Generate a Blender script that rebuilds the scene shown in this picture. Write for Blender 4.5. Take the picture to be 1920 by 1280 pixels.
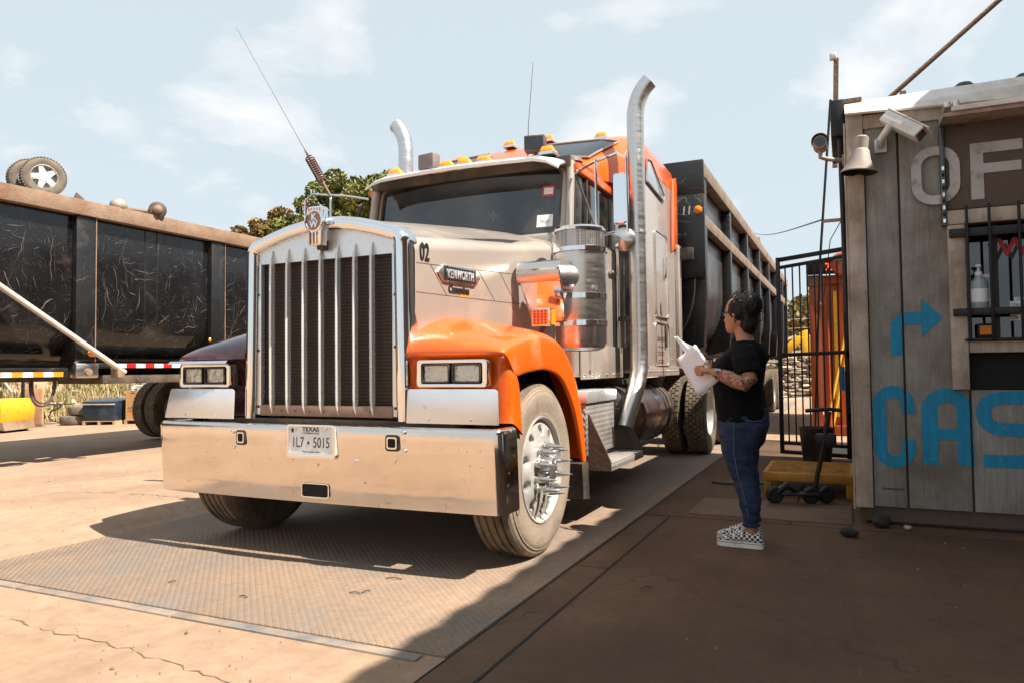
import bpy, bmesh, math, random
from mathutils import Vector, Matrix, noise as mnoise
R = math.radians
random.seed(7)
scene = bpy.context.scene
for o in list(bpy.data.objects):
    bpy.data.objects.remove(o)
C = scene.collection

# ------------------------------------------------------------------ camera
cam_data = bpy.data.cameras.new('camera')
cam = bpy.data.objects.new('camera', cam_data); C.objects.link(cam)
cam_data.sensor_width = 36.0
cam_data.lens = 1372.2 / 1920 * 36
cam_data.clip_start = 0.05; cam_data.clip_end = 3000
YAW, PITCH, ROLL = 0.4287, 0.0373, -0.0114
_c, _s = math.cos(YAW), math.sin(YAW)
_r = Vector((_c, _s, 0)); _f0 = Vector((-_s, _c, 0)); _u0 = Vector((0, 0, 1))
_f = _f0*math.cos(PITCH) + _u0*math.sin(PITCH); _u = -_f0*math.sin(PITCH) + _u0*math.cos(PITCH)
_r2 = _r*math.cos(ROLL) + _u*math.sin(ROLL); _u2 = -_r*math.sin(ROLL) + _u*math.cos(ROLL)
M = Matrix((( _r2.x, _u2.x, -_f.x, 2.854), (_r2.y, _u2.y, -_f.y, -3.384), (_r2.z, _u2.z, -_f.z, 1.117), (0, 0, 0, 1)))
cam.matrix_world = M
scene.camera = cam

# ------------------------------------------------------------------ sky and sun
SUN = Vector((0.74, -0.05, 1.0)).normalized()
ELEV = math.asin(SUN.z)
world = bpy.data.worlds.new('World'); scene.world = world; world.use_nodes = True
wn = world.node_tree; wn.nodes.clear()
def wnode(t, **k):
    n = wn.nodes.new(t)
    for a, b in k.items(): setattr(n, a, b)
    return n
sky = wnode('ShaderNodeTexSky', sky_type='NISHITA', sun_disc=False, sun_elevation=ELEV, sun_rotation=R(93),
            altitude=100, air_density=1.0, dust_density=2.2, ozone_density=1.0)
tc = wnode('ShaderNodeTexCoord')
sep = wnode('ShaderNodeSeparateXYZ'); wn.links.new(tc.outputs['Generated'], sep.inputs[0])
zz = wnode('ShaderNodeMath', operation='ADD'); zz.inputs[1].default_value = 0.28; wn.links.new(sep.outputs['Z'], zz.inputs[0])
dx = wnode('ShaderNodeMath', operation='DIVIDE'); wn.links.new(sep.outputs['X'], dx.inputs[0]); wn.links.new(zz.outputs[0], dx.inputs[1])
dy = wnode('ShaderNodeMath', operation='DIVIDE'); wn.links.new(sep.outputs['Y'], dy.inputs[0]); wn.links.new(zz.outputs[0], dy.inputs[1])
comb = wnode('ShaderNodeCombineXYZ'); wn.links.new(dx.outputs[0], comb.inputs[0]); wn.links.new(dy.outputs[0], comb.inputs[1])
comb.inputs[2].default_value = 3.1
cn = wnode('ShaderNodeTexNoise'); cn.inputs['Scale'].default_value = 2.3; cn.inputs['Detail'].default_value = 8; cn.inputs['Roughness'].default_value = 0.55; cn.inputs['Distortion'].default_value = .25
wn.links.new(comb.outputs[0], cn.inputs['Vector'])
cr = wnode('ShaderNodeValToRGB'); cr.color_ramp.elements[0].position = .53; cr.color_ramp.elements[1].position = .70
cr.color_ramp.elements[0].color = (0, 0, 0, 1); cr.color_ramp.elements[1].color = (.85, .85, .85, 1)
wn.links.new(cn.outputs['Fac'], cr.inputs[0])
mixs = wnode('ShaderNodeMix', data_type='RGBA'); wn.links.new(cr.outputs[0], mixs.inputs[0])
hz = wnode('ShaderNodeMix', data_type='RGBA'); hz.inputs[0].default_value = 0.78
wn.links.new(sky.outputs[0], hz.inputs[6]); hz.inputs[7].default_value = (7.7, 8.7, 9.25, 1)
wn.links.new(hz.outputs[2], mixs.inputs[6]); mixs.inputs[7].default_value = (10.4, 10.2, 10.0, 1)
bg = wnode('ShaderNodeBackground'); bg.inputs['Strength'].default_value = 0.050
wn.links.new(mixs.outputs[2], bg.inputs[0])
wo = wnode('ShaderNodeOutputWorld'); wn.links.new(bg.outputs[0], wo.inputs[0])
sl = bpy.data.lights.new('sun', 'SUN'); sl.energy = 5.0; sl.angle = R(0.5); sl.color = (1.0, 0.93, 0.82)
so = bpy.data.objects.new('sun', sl); C.objects.link(so)
so.rotation_euler = (-SUN).to_track_quat('-Z', 'Y').to_euler(); so.location = SUN*40
scene.view_settings.view_transform = 'Standard'; scene.view_settings.look = 'None'
scene.view_settings.exposure = 1.12; scene.view_settings.gamma = 1.0
scene.view_settings.use_curve_mapping = False
scene.render.engine = 'CYCLES'
try:
    scene.cycles.max_bounces = 6; scene.cycles.transparent_max_bounces = 12
except Exception: pass

# ------------------------------------------------------------------ materials
MATS = {}
def mat(name, base, rough=.5, metal=0., var=.15, vscale=4., dirt=None, damt=.4, dscale=2.5, dsoft=.2, bump=0., bscale=60., coat=0., rvar=.1, spec=.5, stretch=None, emit=None):
    if name in MATS: return MATS[name]
    m = bpy.data.materials.new(name); m.use_nodes = True; MATS[name] = m
    nt = m.node_tree; N = nt.nodes; L = nt.links
    p = N['Principled BSDF']
    tcn = N.new('ShaderNodeTexCoord'); mp = N.new('ShaderNodeMapping'); L.new(tcn.outputs['Object'], mp.inputs[0])
    if stretch: mp.inputs['Scale'].default_value = stretch
    n1 = N.new('ShaderNodeTexNoise'); n1.inputs['Scale'].default_value = vscale; n1.inputs['Detail'].default_value = 7; n1.inputs['Roughness'].default_value = .6
    L.new(mp.outputs[0], n1.inputs['Vector'])
    r1 = N.new('ShaderNodeMapRange'); r1.inputs[1].default_value = .25; r1.inputs[2].default_value = .75
    r1.inputs[3].default_value = 1-var; r1.inputs[4].default_value = 1+var; L.new(n1.outputs['Fac'], r1.inputs[0])
    mul = N.new('ShaderNodeMix'); mul.data_type = 'RGBA'; mul.blend_type = 'MULTIPLY'; mul.inputs[0].default_value = 1
    mul.inputs[6].default_value = (*base, 1); L.new(r1.outputs[0], mul.inputs[7])
    out = mul.outputs[2]
    rr = N.new('ShaderNodeMapRange'); rr.inputs[1].default_value = .3; rr.inputs[2].default_value = .7
    rr.inputs[3].default_value = max(.02, rough-rvar); rr.inputs[4].default_value = min(1, rough+rvar); L.new(n1.outputs['Fac'], rr.inputs[0])
    ro = rr.outputs[0]
    p.inputs['Metallic'].default_value = metal
    if dirt:
        n2 = N.new('ShaderNodeTexNoise'); n2.inputs['Scale'].default_value = dscale; n2.inputs['Detail'].default_value = 9; n2.inputs['Roughness'].default_value = .65
        L.new(tcn.outputs['Object'], n2.inputs['Vector'])
        r2 = N.new('ShaderNodeMapRange'); c = 1-damt; c = .25+.5*c
        r2.inputs[1].default_value = c-dsoft/2; r2.inputs[2].default_value = c+dsoft/2; L.new(n2.outputs['Fac'], r2.inputs[0])
        md = N.new('ShaderNodeMix'); md.data_type = 'RGBA'; L.new(r2.outputs[0], md.inputs[0]); L.new(out, md.inputs[6]); md.inputs[7].default_value = (*dirt, 1)
        out = md.outputs[2]
        mr = N.new('ShaderNodeMix'); mr.data_type = 'FLOAT'; L.new(r2.outputs[0], mr.inputs[0]); L.new(ro, mr.inputs[2]); mr.inputs[3].default_value = .85; ro = mr.outputs[0]
        if metal > 0:
            mm = N.new('ShaderNodeMapRange'); mm.inputs[3].default_value = metal; mm.inputs[4].default_value = metal*.15; L.new(r2.outputs[0], mm.inputs[0]); L.new(mm.outputs[0], p.inputs['Metallic'])
    L.new(out, p.inputs['Base Color']); L.new(ro, p.inputs['Roughness'])
    if coat: p.inputs['Coat Weight'].default_value = coat; p.inputs['Coat Roughness'].default_value = .06
    p.inputs['Specular IOR Level'].default_value = spec
    if bump:
        nb = N.new('ShaderNodeTexNoise'); nb.inputs['Scale'].default_value = bscale; nb.inputs['Detail'].default_value = 5
        L.new(mp.outputs[0], nb.inputs['Vector'])
        b = N.new('ShaderNodeBump'); b.inputs['Strength'].default_value = bump; b.inputs['Distance'].default_value = .02
        L.new(nb.outputs['Fac'], b.inputs['Height']); L.new(b.outputs[0], p.inputs['Normal'])
    if emit:
        p.inputs['Emission Color'].default_value = (*emit[:3], 1); p.inputs['Emission Strength'].default_value = emit[3]
    return m
DUST = (.36, .25, .17)
mat('silver_paint', (.40, .345, .30), .34, .35, .06, 1.5, DUST, .10, 3, .3, coat=.45, rvar=.05)
mat('orange_paint', (.76, .108, .002), .3, 0, .05, 2, (.5, .26, .12), .04, 3, .25, coat=.7, rvar=.05)
mat('chrome', (.82, .82, .82), .10, 1, .04, 3, (.42, .34, .28), .06, 9, .15, rvar=.04, bump=.012, bscale=4)
mat('left_fender_maroon', (.055, .010, .018), .25, 0, .08, 2, (.16, .10, .08), .06, 4, .3, coat=.7)  # dark maroon, used on the left fender only
mat('bumper_chrome', (.73, .67, .61), .12, 1, .10, 3, (.22, .15, .11), .12, 22, .10, rvar=.08, bump=.30, bscale=1.7)
mat('brushed_steel', (.62, .605, .59), .33, 1, .07, 5, (.36, .28, .22), .10, 6, .2, stretch=(1, 1, 7), rvar=.07)
mat('alu_plate', (.74, .77, .80), .32, .7, .06, 4, (.42, .36, .3), .07, 14, .15)
mat('rim_alu', (.46, .44, .42), .42, .35, .12, 6, (.34, .26, .19), .25, 6, .3)
mat('spike_metal', (.50, .49, .48), .22, .85, .06, 8)
mat('bar_metal', (.82, .80, .78), .28, .5, .05, 3)
mat('black_rubber', (.022, .021, .02), .75, 0, .25, 6, (.20, .14, .09), .32, 4, .5, bump=.2, bscale=30)
mat('dusty_rubber', (.30, .23, .17), .9, 0, .25, 5, (.10, .08, .065), .3, 5, .4, bump=.2, bscale=30)
mat('tread_dusty', (.20, .145, .095), .92, 0, .3, 7, (.03, .028, .026), .35, 6, .3, bump=.2, bscale=30)
mat('black_plastic', (.015, .015, .016), .45, 0, .2, 5, (.16, .12, .09), .2, 5, .4)
mat('dark_cavity', (.008, .008, .008), .9, 0, .1)
mat('frame_black', (.02, .019, .018), .6, 0, .3, 4, (.17, .115, .075), .4, 4, .5, bump=.2, bscale=25)
mat('tank_metal', (.055, .045, .047), .25, .5, .2, 3, (.13, .09, .065), .2, 4, .4)
mat('amber_lens', (.95, .30, .01), .2, 0, .1, 20, coat=.6, bump=.3, bscale=90)
mat('red_lens', (.5, .02, .01), .2, 0, .1, 20, coat=.5)
mat('decal_black', (.012, .012, .012), .5, 0, .05)
mat('decal_white', (.75, .75, .73), .5, 0, .05)
mat('decal_brown', (.12, .08, .06), .6, 0, .1)
mat('decal_orange', (.85, .25, .01), .5, 0, .05)
mat('plate_white', (.78, .79, .80), .4, 0, .05, 8)
mat('emblem_tan', (.35, .18, .12), .4, .2, .1, 10)
mat('seat_cloth', (.11, .10, .10), .9, 0, .2)
mat('mirror_glass', (.85, .88, .9), .02, 1, .0)
mat('window_black', (.012, .016, .02), .06, 0, .1, 3, (.14, .11, .09), .1, 12, .2, spec=.8)
mat('cloth_curtain', (.5, .5, .48), .8, 0, .1)

def glass(name, tint, dustamt, specks=.5):
    m = bpy.data.materials.new(name); m.use_nodes = True; MATS[name] = m
    nt = m.node_tree; N = nt.nodes; L = nt.links; N.clear()
    o = N.new('ShaderNodeOutputMaterial')
    t = N.new('ShaderNodeBsdfTransparent'); t.inputs[0].default_value = (*tint, 1)
    g = N.new('ShaderNodeBsdfGlossy'); g.inputs['Roughness'].default_value = .02; g.inputs[0].default_value = (.9, .95, 1, 1)
    lw = N.new('ShaderNodeLayerWeight'); lw.inputs[0].default_value = .5; pw = N.new('ShaderNodeMath'); pw.operation = 'POWER'; pw.inputs[1].default_value = 4.; L.new(lw.outputs['Facing'], pw.inputs[0])
    fr = N.new('ShaderNodeMath'); fr.operation = 'MULTIPLY_ADD'; fr.inputs[1].default_value = .9; fr.inputs[2].default_value = .09; L.new(pw.outputs[0], fr.inputs[0])
    a = N.new('ShaderNodeMixShader'); L.new(fr.outputs[0], a.inputs[0]); L.new(t.outputs[0], a.inputs[1]); L.new(g.outputs[0], a.inputs[2])
    d = N.new('ShaderNodeBsdfDiffuse'); d.inputs[0].default_value = (.45, .37, .3, 1)
    tcn = N.new('ShaderNodeTexCoord')
    n = N.new('ShaderNodeTexNoise'); n.inputs['Scale'].default_value = 3; n.inputs['Detail'].default_value = 8; L.new(tcn.outputs['Object'], n.inputs['Vector'])
    n2 = N.new('ShaderNodeTexNoise'); n2.inputs['Scale'].default_value = 55; n2.inputs['Detail'].default_value = 2; L.new(tcn.outputs['Object'], n2.inputs['Vector'])
    r = N.new('ShaderNodeMapRange'); r.inputs[1].default_value = .4; r.inputs[2].default_value = .8; r.inputs[4].default_value = dustamt; L.new(n.outputs['Fac'], r.inputs[0])
    r2 = N.new('ShaderNodeMapRange'); r2.inputs[1].default_value = .72; r2.inputs[2].default_value = .78; r2.inputs[4].default_value = specks; L.new(n2.outputs['Fac'], r2.inputs[0])
    mx = N.new('ShaderNodeMath'); mx.operation = 'MAXIMUM'; L.new(r.outputs[0], mx.inputs[0]); L.new(r2.outputs[0], mx.inputs[1])
    b = N.new('ShaderNodeMixShader'); L.new(mx.outputs[0], b.inputs[0]); L.new(a.outputs[0], b.inputs[1]); L.new(d.outputs[0], b.inputs[2])
    L.new(b.outputs[0], o.inputs[0])
    return m
glass('windshield_glass', (.22, .29, .31), .16)
glass('clear_glass', (.85, .9, .9), .05)

# ------------------------------------------------------------------ mesh helpers
class MB:
    def __init__(s): s.v = []; s.f = []
    def add(s, vs, fs):
        o = len(s.v); s.v += [tuple(v) for v in vs]; s.f += [tuple(i+o for i in f) for f in fs]; return s
    def box(s, x0, x1, y0, y1, z0, z1):
        v = [(x0,y0,z0),(x1,y0,z0),(x1,y1,z0),(x0,y1,z0),(x0,y0,z1),(x1,y0,z1),(x1,y1,z1),(x0,y1,z1)]
        return s.add(v, [(0,3,2,1),(4,5,6,7),(0,1,5,4),(1,2,6,5),(2,3,7,6),(3,0,4,7)])
    def obox(s, c, size, rot):
        h = Vector(size)/2; m = rot.to_matrix() if hasattr(rot, 'to_matrix') else rot
        v = [Vector(c) + m @ Vector((h.x*a, h.y*b, h.z*d)) for d in (-1, 1) for a, b in ((-1,-1),(1,-1),(1,1),(-1,1))]
        return s.add(v, [(0,3,2,1),(4,5,6,7),(0,1,5,4),(1,2,6,5),(2,3,7,6),(3,0,4,7)])
    def bar(s, a, b, w, h=None, up=(0,0,1)):
        a = Vector(a); b = Vector(b); h = h or w; d = (b-a); L_ = d.length; d.normalize(); u = Vector(up)
        if abs(d.dot(u)) > .98: u = Vector((0, 1, 0))
        x = d.cross(u).normalized(); u = x.cross(d)
        m = Matrix((x, d, u)).transposed()
        return s.obox((a+b)/2, (w, L_, h), m)
    def loft(s, rings, closed=True, cap=True):
        n = len(rings[0]); o = len(s.v)
        for r in rings: s.v += [tuple(p) for p in r]
        for i in range(len(rings)-1):
            for j in range(n if closed else n-1):
                k = (j+1) % n
                s.f.append((o+i*n+j, o+i*n+k, o+(i+1)*n+k, o+(i+1)*n+j))
        if cap and closed:
            s.f.append(tuple(o+j for j in reversed(range(n)))); s.f.append(tuple(o+(len(rings)-1)*n+j for j in range(n)))
        return s
    def tube(s, pts, r, n=10, cap=True, ry=None):
        pts = [Vector(p) for p in pts]; rings = []; prev = None
        rs = r if isinstance(r, (list, tuple)) else [r]*len(pts)
        for i, p in enumerate(pts):
            d = (pts[min(i+1, len(pts)-1)] - pts[max(i-1, 0)]).normalized()
            if prev is None:
                a = Vector((0,0,1)) if abs(d.z) < .9 else Vector((0,1,0)); x = d.cross(a).normalized()
            else:
                x = (prev - d*prev.dot(d)).normalized()
            prev = x; y = d.cross(x)
            rings.append([p + x*rs[i]*math.cos(2*math.pi*k/n) + y*(rs[i]*(ry or 1))*math.sin(2*math.pi*k/n) for k in range(n)])
        return s.loft(rings, True, cap)
    def lathe(s, prof, org, axis='x', n=32, a0=0, a1=2*math.pi, cap=False):
        # prof: (radius, along)
        org = Vector(org); full = abs(a1-a0-2*math.pi) < 1e-6; rings = []
        for k in range(n if full else n+1):
            a = a0 + (a1-a0)*k/n; c, q = math.cos(a), math.sin(a); ring = []
            for r, h in prof:
                ring.append(org + (Vector((h, r*c, r*q)) if axis == 'x' else Vector((r*c, h, r*q)) if axis == 'y' else Vector((r*c, r*q, h))))
            rings.append(ring)
        if full: rings.append(rings[0])
        return s.loft(rings, False, False)
    def prism(s, poly, axis, a0, a1):
        def P(u, v, a): return (a, u, v) if axis == 'x' else (u, a, v) if axis == 'y' else (u, v, a)
        n = len(poly)
        return s.add([P(u, v, a0) for u, v in poly] + [P(u, v, a1) for u, v in poly],
                     [tuple(range(n-1, -1, -1)), tuple(range(n, 2*n))] + [(i, (i+1) % n, n+(i+1) % n, n+i) for i in range(n)])
    def sphere(s, c, r, n=10, m=6, sc=(1,1,1)):
        c = Vector(c); rings = []
        for i in range(1, m):
            t = math.pi*i/m
            rings.append([c + Vector((r*sc[0]*math.sin(t)*math.cos(2*math.pi*k/n), r*sc[1]*math.sin(t)*math.sin(2*math.pi*k/n), r*sc[2]*math.cos(t))) for k in range(n)])
        return s.loft(rings, True, True)
    def xf(s, m):
        s.v = [tuple(m @ Vector(v)) for v in s.v]; return s
    def build(s, name, material, parent=None, smooth=38, bevel=0, seg=2):
        me = bpy.data.meshes.new(name); me.from_pydata(s.v, [], s.f)
        bm = bmesh.new(); bm.from_mesh(me)
        bmesh.ops.remove_doubles(bm, verts=bm.verts, dist=1e-5)
        bmesh.ops.recalc_face_normals(bm, faces=bm.faces)
        if bevel:
            es = [e for e in bm.edges if len(e.link_faces) == 2 and e.calc_face_angle(0) > R(30)]
            bmesh.ops.bevel(bm, geom=es, offset=bevel, segments=seg, affect='EDGES', profile=.5, clamp_overlap=True)
        bm.to_mesh(me); bm.free()
        me.polygons.foreach_set('use_smooth', [smooth > 0]*len(me.polygons))
        if smooth > 0: me.set_sharp_from_angle(angle=R(smooth))
        me.materials.append(MATS[material] if isinstance(material, str) else material)
        return link(name, me, parent)
def link(name, me, parent=None):
    o = bpy.data.objects.new(name, me); C.objects.link(o)
    if parent is not None: o.parent = parent
    return o
def thing(name, label, cat, loc=(0,0,0), group=None, rz=0):
    o = bpy.data.objects.new(name, None); C.objects.link(o); o.location = loc; o.rotation_euler = (0, 0, rz); o.empty_display_size = .2
    return tag(o, label, cat, group)
def tag(o, label, cat, group=None):
    o['label'] = label; o['category'] = cat
    if group: o['group'] = group
    return o
def struct(o): o['kind'] = 'structure'; return o
def stuff(o): o['kind'] = 'stuff'; return o
def copy_tree(o, parent=None, **kw):
    c = o.copy(); C.objects.link(c)
    if parent is not None: c.parent = parent
    for ch in list(o.children): copy_tree(ch, c)
    for k, v in kw.items(): c[k] = v
    return c
def text(name, s, size, material, loc, rot, parent=None, xs=1., ext=.001, align='CENTER', bold=0., shear=0.):
    cu = bpy.data.curves.new(name, 'FONT'); cu.body = s; cu.size = size; cu.extrude = ext; cu.align_x = align; cu.align_y = 'CENTER'; cu.offset = bold; cu.shear = shear
    cu.resolution_u = 3
    t = bpy.data.objects.new(name, cu); C.objects.link(t)
    dg = bpy.context.evaluated_depsgraph_get(); me = bpy.data.meshes.new_from_object(t.evaluated_get(dg))
    bpy.data.objects.remove(t); bpy.data.curves.remove(cu)
    me.name = name
    me.materials.clear(); me.materials.append(MATS[material] if isinstance(material, str) else material)
    m = (Matrix.Translation(loc) @ (rot.to_4x4() if isinstance(rot, Matrix) else Matrix(rot).to_4x4())) @ Matrix.Diagonal((xs, 1, 1, 1))
    me.transform(m)
    return link(name, me, parent)
FRONT = Matrix(((1,0,0),(0,0,-1),(0,1,0)))          # text x->X, y->Z, faces -Y
SIDE = Matrix(((0,0,1),(1,0,0),(0,1,0)))            # text x->+Y, y->Z, faces +X
def rrect(x0, x1, z0, z1, r, n=5):
    pts = []
    for cx, cz, a in ((x1-r, z1-r, 0), (x0+r, z1-r, 90), (x0+r, z0+r, 180), (x1-r, z0+r, 270)):
        for k in range(n+1):
            t = R(a+90*k/n); pts.append((cx+r*math.cos(t), cz+r*math.sin(t)))
    return pts
def ring_frame(mb, outer, inner, axis, a0, a1):
    """flat frame between two same-length outlines, thickness a0..a1 along axis"""
    def P(u, v, a): return (a, u, v) if axis == 'x' else (u, a, v)
    rings = [[P(u, v, a0) for u, v in outer], [P(u, v, a0) for u, v in inner], [P(u, v, a1) for u, v in inner], [P(u, v, a1) for u, v in outer], [P(u, v, a0) for u, v in outer]]
    return mb.loft(rings, True, False)
def lerp(a, b, t): return a+(b-a)*t
def interp(tab, x):
    if x <= tab[0][0]: return tab[0][1]
    for (a, b), (c, d) in zip(tab, tab[1:]):
        if x <= c: return b+(d-b)*(x-a)/(c-a)
    return tab[-1][1]
# ------------------------------------------------------------------ ground materials
def ground_mat(name, c1, c2, c3, scale, bump, cracks=0., rough=.9, tracks=0., tread=0.):
    m = bpy.data.materials.new(name); m.use_nodes = True; MATS[name] = m
    nt = m.node_tree; N = nt.nodes; L = nt.links; p = N['Principled BSDF']
    tcn = N.new('ShaderNodeTexCoord')
    a = N.new('ShaderNodeTexNoise'); a.inputs['Scale'].default_value = scale; a.inputs['Detail'].default_value = 10; a.inputs['Roughness'].default_value = .62; L.new(tcn.outputs['Object'], a.inputs['Vector'])
    b = N.new('ShaderNodeTexNoise'); b.inputs['Scale'].default_value = scale*14; b.inputs['Detail'].default_value = 6; b.inputs['Roughness'].default_value = .7; L.new(tcn.outputs['Object'], b.inputs['Vector'])
    r = N.new('ShaderNodeValToRGB'); L.new(a.outputs['Fac'], r.inputs[0]); e = r.color_ramp.elements
    e[0].position = .33; e[0].color = (*c2, 1); e[1].position = .62; e[1].color = (*c1, 1); x = r.color_ramp.elements.new(.78); x.color = (*c3, 1)
    mr = N.new('ShaderNodeMapRange'); mr.inputs[1].default_value = .3; mr.inputs[2].default_value = .7; mr.inputs[3].default_value = .82; mr.inputs[4].default_value = 1.12; L.new(b.outputs['Fac'], mr.inputs[0])
    mu = N.new('ShaderNodeMix'); mu.data_type = 'RGBA'; mu.blend_type = 'MULTIPLY'; mu.inputs[0].default_value = 1; L.new(r.outputs[0], mu.inputs[6]); L.new(mr.outputs[0], mu.inputs[7])
    out = mu.outputs[2]; hgt = b.outputs['Fac']
    def mixc(fac, col):
        nonlocal out
        q = N.new('ShaderNodeMix'); q.data_type = 'RGBA'; L.new(fac, q.inputs[0]); L.new(out, q.inputs[6]); q.inputs[7].default_value = (*col, 1); out = q.outputs[2]
    def rng(src, lo, hi, a_, b_):
        q = N.new('ShaderNodeMapRange'); q.inputs[1].default_value = lo; q.inputs[2].default_value = hi; q.inputs[3].default_value = a_; q.inputs[4].default_value = b_; L.new(src, q.inputs[0]); return q.outputs[0]
    if tracks:
        mp = N.new('ShaderNodeMapping'); mp.inputs['Scale'].default_value = (6, .35, 1); mp.inputs['Rotation'].default_value = (0, 0, R(12)); L.new(tcn.outputs['Object'], mp.inputs[0])
        t = N.new('ShaderNodeTexNoise'); t.inputs['Scale'].default_value = 1.2; t.inputs['Detail'].default_value = 6; L.new(mp.outputs[0], t.inputs['Vector'])
        mixc(rng(t.outputs['Fac'], .52, .72, 0, tracks), tuple(v*.62 for v in c2))
    big = N.new('ShaderNodeTexNoise'); big.inputs['Scale'].default_value = .33; big.inputs['Detail'].default_value = 7; big.inputs['Roughness'].default_value = .7; L.new(tcn.outputs['Object'], big.inputs['Vector'])
    mixc(rng(big.outputs['Fac'], .50, .68, 0, .45), tuple(v*.66 for v in c2))
    mixc(rng(big.outputs['Fac'], .46, .30, 0, .5), tuple(min(1, v*1.12) for v in c3))
    # dark specks, little stones and oil
    s = N.new('ShaderNodeTexNoise'); s.inputs['Scale'].default_value = 22; s.inputs['Detail'].default_value = 2; L.new(tcn.outputs['Object'], s.inputs['Vector'])
    mixc(rng(s.outputs['Fac'], .735, .77, 0, .75), tuple(v*.3 for v in c2))
    if cracks:
        d = N.new('ShaderNodeTexNoise'); d.inputs['Scale'].default_value = 3; d.inputs['Detail'].default_value = 5; L.new(tcn.outputs['Object'], d.inputs['Vector'])
        ad = N.new('ShaderNodeVectorMath'); ad.operation = 'MULTIPLY_ADD'; L.new(d.outputs['Color'], ad.inputs[0]); ad.inputs[1].default_value = (.5, .5, 0); L.new(tcn.outputs['Object'], ad.inputs[2])
        v = N.new('ShaderNodeTexVoronoi'); v.feature = 'DISTANCE_TO_EDGE'; v.inputs['Scale'].default_value = .42; L.new(ad.outputs[0], v.inputs['Vector'])
        mixc(rng(v.outputs['Distance'], .0004, .002, cracks, 0), tuple(x*.22 for x in c2))
    if tread:
        # raised lozenges of checker plate, partly filled with dust
        mp = N.new('ShaderNodeMapping'); mp.inputs['Rotation'].default_value = (0, 0, R(45)); mp.inputs['Scale'].default_value = (105, 105, 1); L.new(tcn.outputs['Object'], mp.inputs[0])
        sp = N.new('ShaderNodeSeparateXYZ'); L.new(mp.outputs[0], sp.inputs[0])
        def mth(op, i, j=None):
            q = N.new('ShaderNodeMath'); q.operation = op
            L.new(i, q.inputs[0])
            if j is not None:
                if isinstance(j, float): q.inputs[1].default_value = j
                else: L.new(j, q.inputs[1])
            return q.outputs[0]
        pr = mth('MULTIPLY', mth('SINE', sp.outputs[0]), mth('SINE', sp.outputs[1]))
        pr = mth('ABSOLUTE', pr); st = rng(pr, .45, .7, 0, 1)
        wear = rng(a.outputs['Fac'], .42, .60, 1, .15)
        mixc(mth('MULTIPLY', mth('MULTIPLY', st, wear), float(tread)), (.13, .13, .135))
        mixc(rng(a.outputs['Fac'], .36, .50, .55, 0), (.20, .18, .165))
        hgt = st
    L.new(out, p.inputs['Base Color']); p.inputs['Roughness'].default_value = rough; p.inputs['Specular IOR Level'].default_value = .25
    bp = N.new('ShaderNodeBump'); bp.inputs['Strength'].default_value = bump; bp.inputs['Distance'].default_value = .01; L.new(hgt, bp.inputs['Height']); L.new(bp.outputs[0], p.inputs['Normal'])
    return m
ground_mat('yard_dirt', (.365, .25, .172), (.30, .198, .128), (.40, .288, .208), .8, .5, 0., .92, .3)
ground_mat('deck_plate', (.30, .208, .145), (.205, .148, .108), (.345, .247, .172), 1.3, .6, 0., .7, .25, .5)
ground_mat('shaded_apron_concrete', (.118, .068, .041), (.08, .046, .028), (.158, .094, .058), .9, .45, .4, .82, .3)  # brown concrete, base colour darkened to deepen the shaded side of the yard
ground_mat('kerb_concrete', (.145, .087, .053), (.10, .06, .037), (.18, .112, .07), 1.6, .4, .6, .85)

# ------------------------------------------------------------------ ground
def gz(x, y):
    z = 0.0
    if x < -4: z -= .014*min(14, -4-x)
    if y > 12: z -= .004*min(20, y-12)
    # bank of earth behind the yard on the left
    if x < -17.5:
        t = min(1, (-17.5-x)/9); z += 2.6*t*t*(3-2*t) + (.5*mnoise.noise(Vector((x*.5, y*.5, 0))) if t > .05 else 0)
    # low ledge left of the weighbridge
    e = max(0, min(1, (-1.86-x)/.10)) * max(0, min(1, (y+.35)/.5)) * max(0, 1-max(0, (-2.3-x))/2.6)
    z += .085*e
    return z
def frange(a, b, s):
    r = []; v = a
    while v < b-1e-6: r.append(v); v += s
    return r+[b]
xs = [-900, -400, -180, -90, -60, -45] + frange(-36, -12, 1.0) + frange(-11.4, -3, .6)[:-1] + frange(-3, 2, .11) + frange(2.6, 9, .8) + [12, 20, 40, 90, 200, 500, 900]
ys = [-900, -300, -80, -30, -12, -8] + frange(-6, -2, .8)[:-1] + frange(-2, 4, .18) + frange(4.6, 22, .8) + [26, 32, 40, 60, 100, 200, 500, 900]
mb = MB(); nx = len(xs)
for y in ys:
    for x in xs: mb.v.append((x, y, gz(x, y)-.008))
for j in range(len(ys)-1):
    for i in range(nx-1): mb.f.append((j*nx+i, j*nx+i+1, (j+1)*nx+i+1, (j+1)*nx+i))
ground = struct(mb.build('ground', 'yard_dirt', smooth=60))
rc = random.Random(3)
mat('crack_dark', (.15, .098, .064), .95)
def crack(pts, w, par, zz=None, step=.05):
    L_, R_ = [], []
    for (a, b) in zip(pts, pts[1:]):
        n = max(2, int((Vector(b)-Vector(a)).length/step)); t = (Vector(b)-Vector(a)).normalized(); nn = Vector((-t.y, t.x))
        for k in range(n):
            p = Vector(a).lerp(Vector(b), k/n)+nn*rc.uniform(-.02, .02); q = w*rc.uniform(.0, 1.1)
            L_.append((p+nn*q)); R_.append((p-nn*q))
    m_ = MB(); z = lambda p: (gz(p.x, p.y)-.0055) if zz is None else zz
    m_.loft([[(l.x, l.y, z(l)), (r.x, r.y, z(r))] for l, r in zip(L_, R_)], False, False)
    return m_.build('crack', 'crack_dark', par, smooth=0)
crack([(-2.6, -1.05), (-1.6, -1.16), (-.55, -1.26), (.2, -1.29), (.8, -1.36), (1.25, -1.33)], .0045, ground)
crack([(-3.2, -1.3), (-1.9, -1.5), (-.9, -1.62)], .0025, ground)
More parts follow.
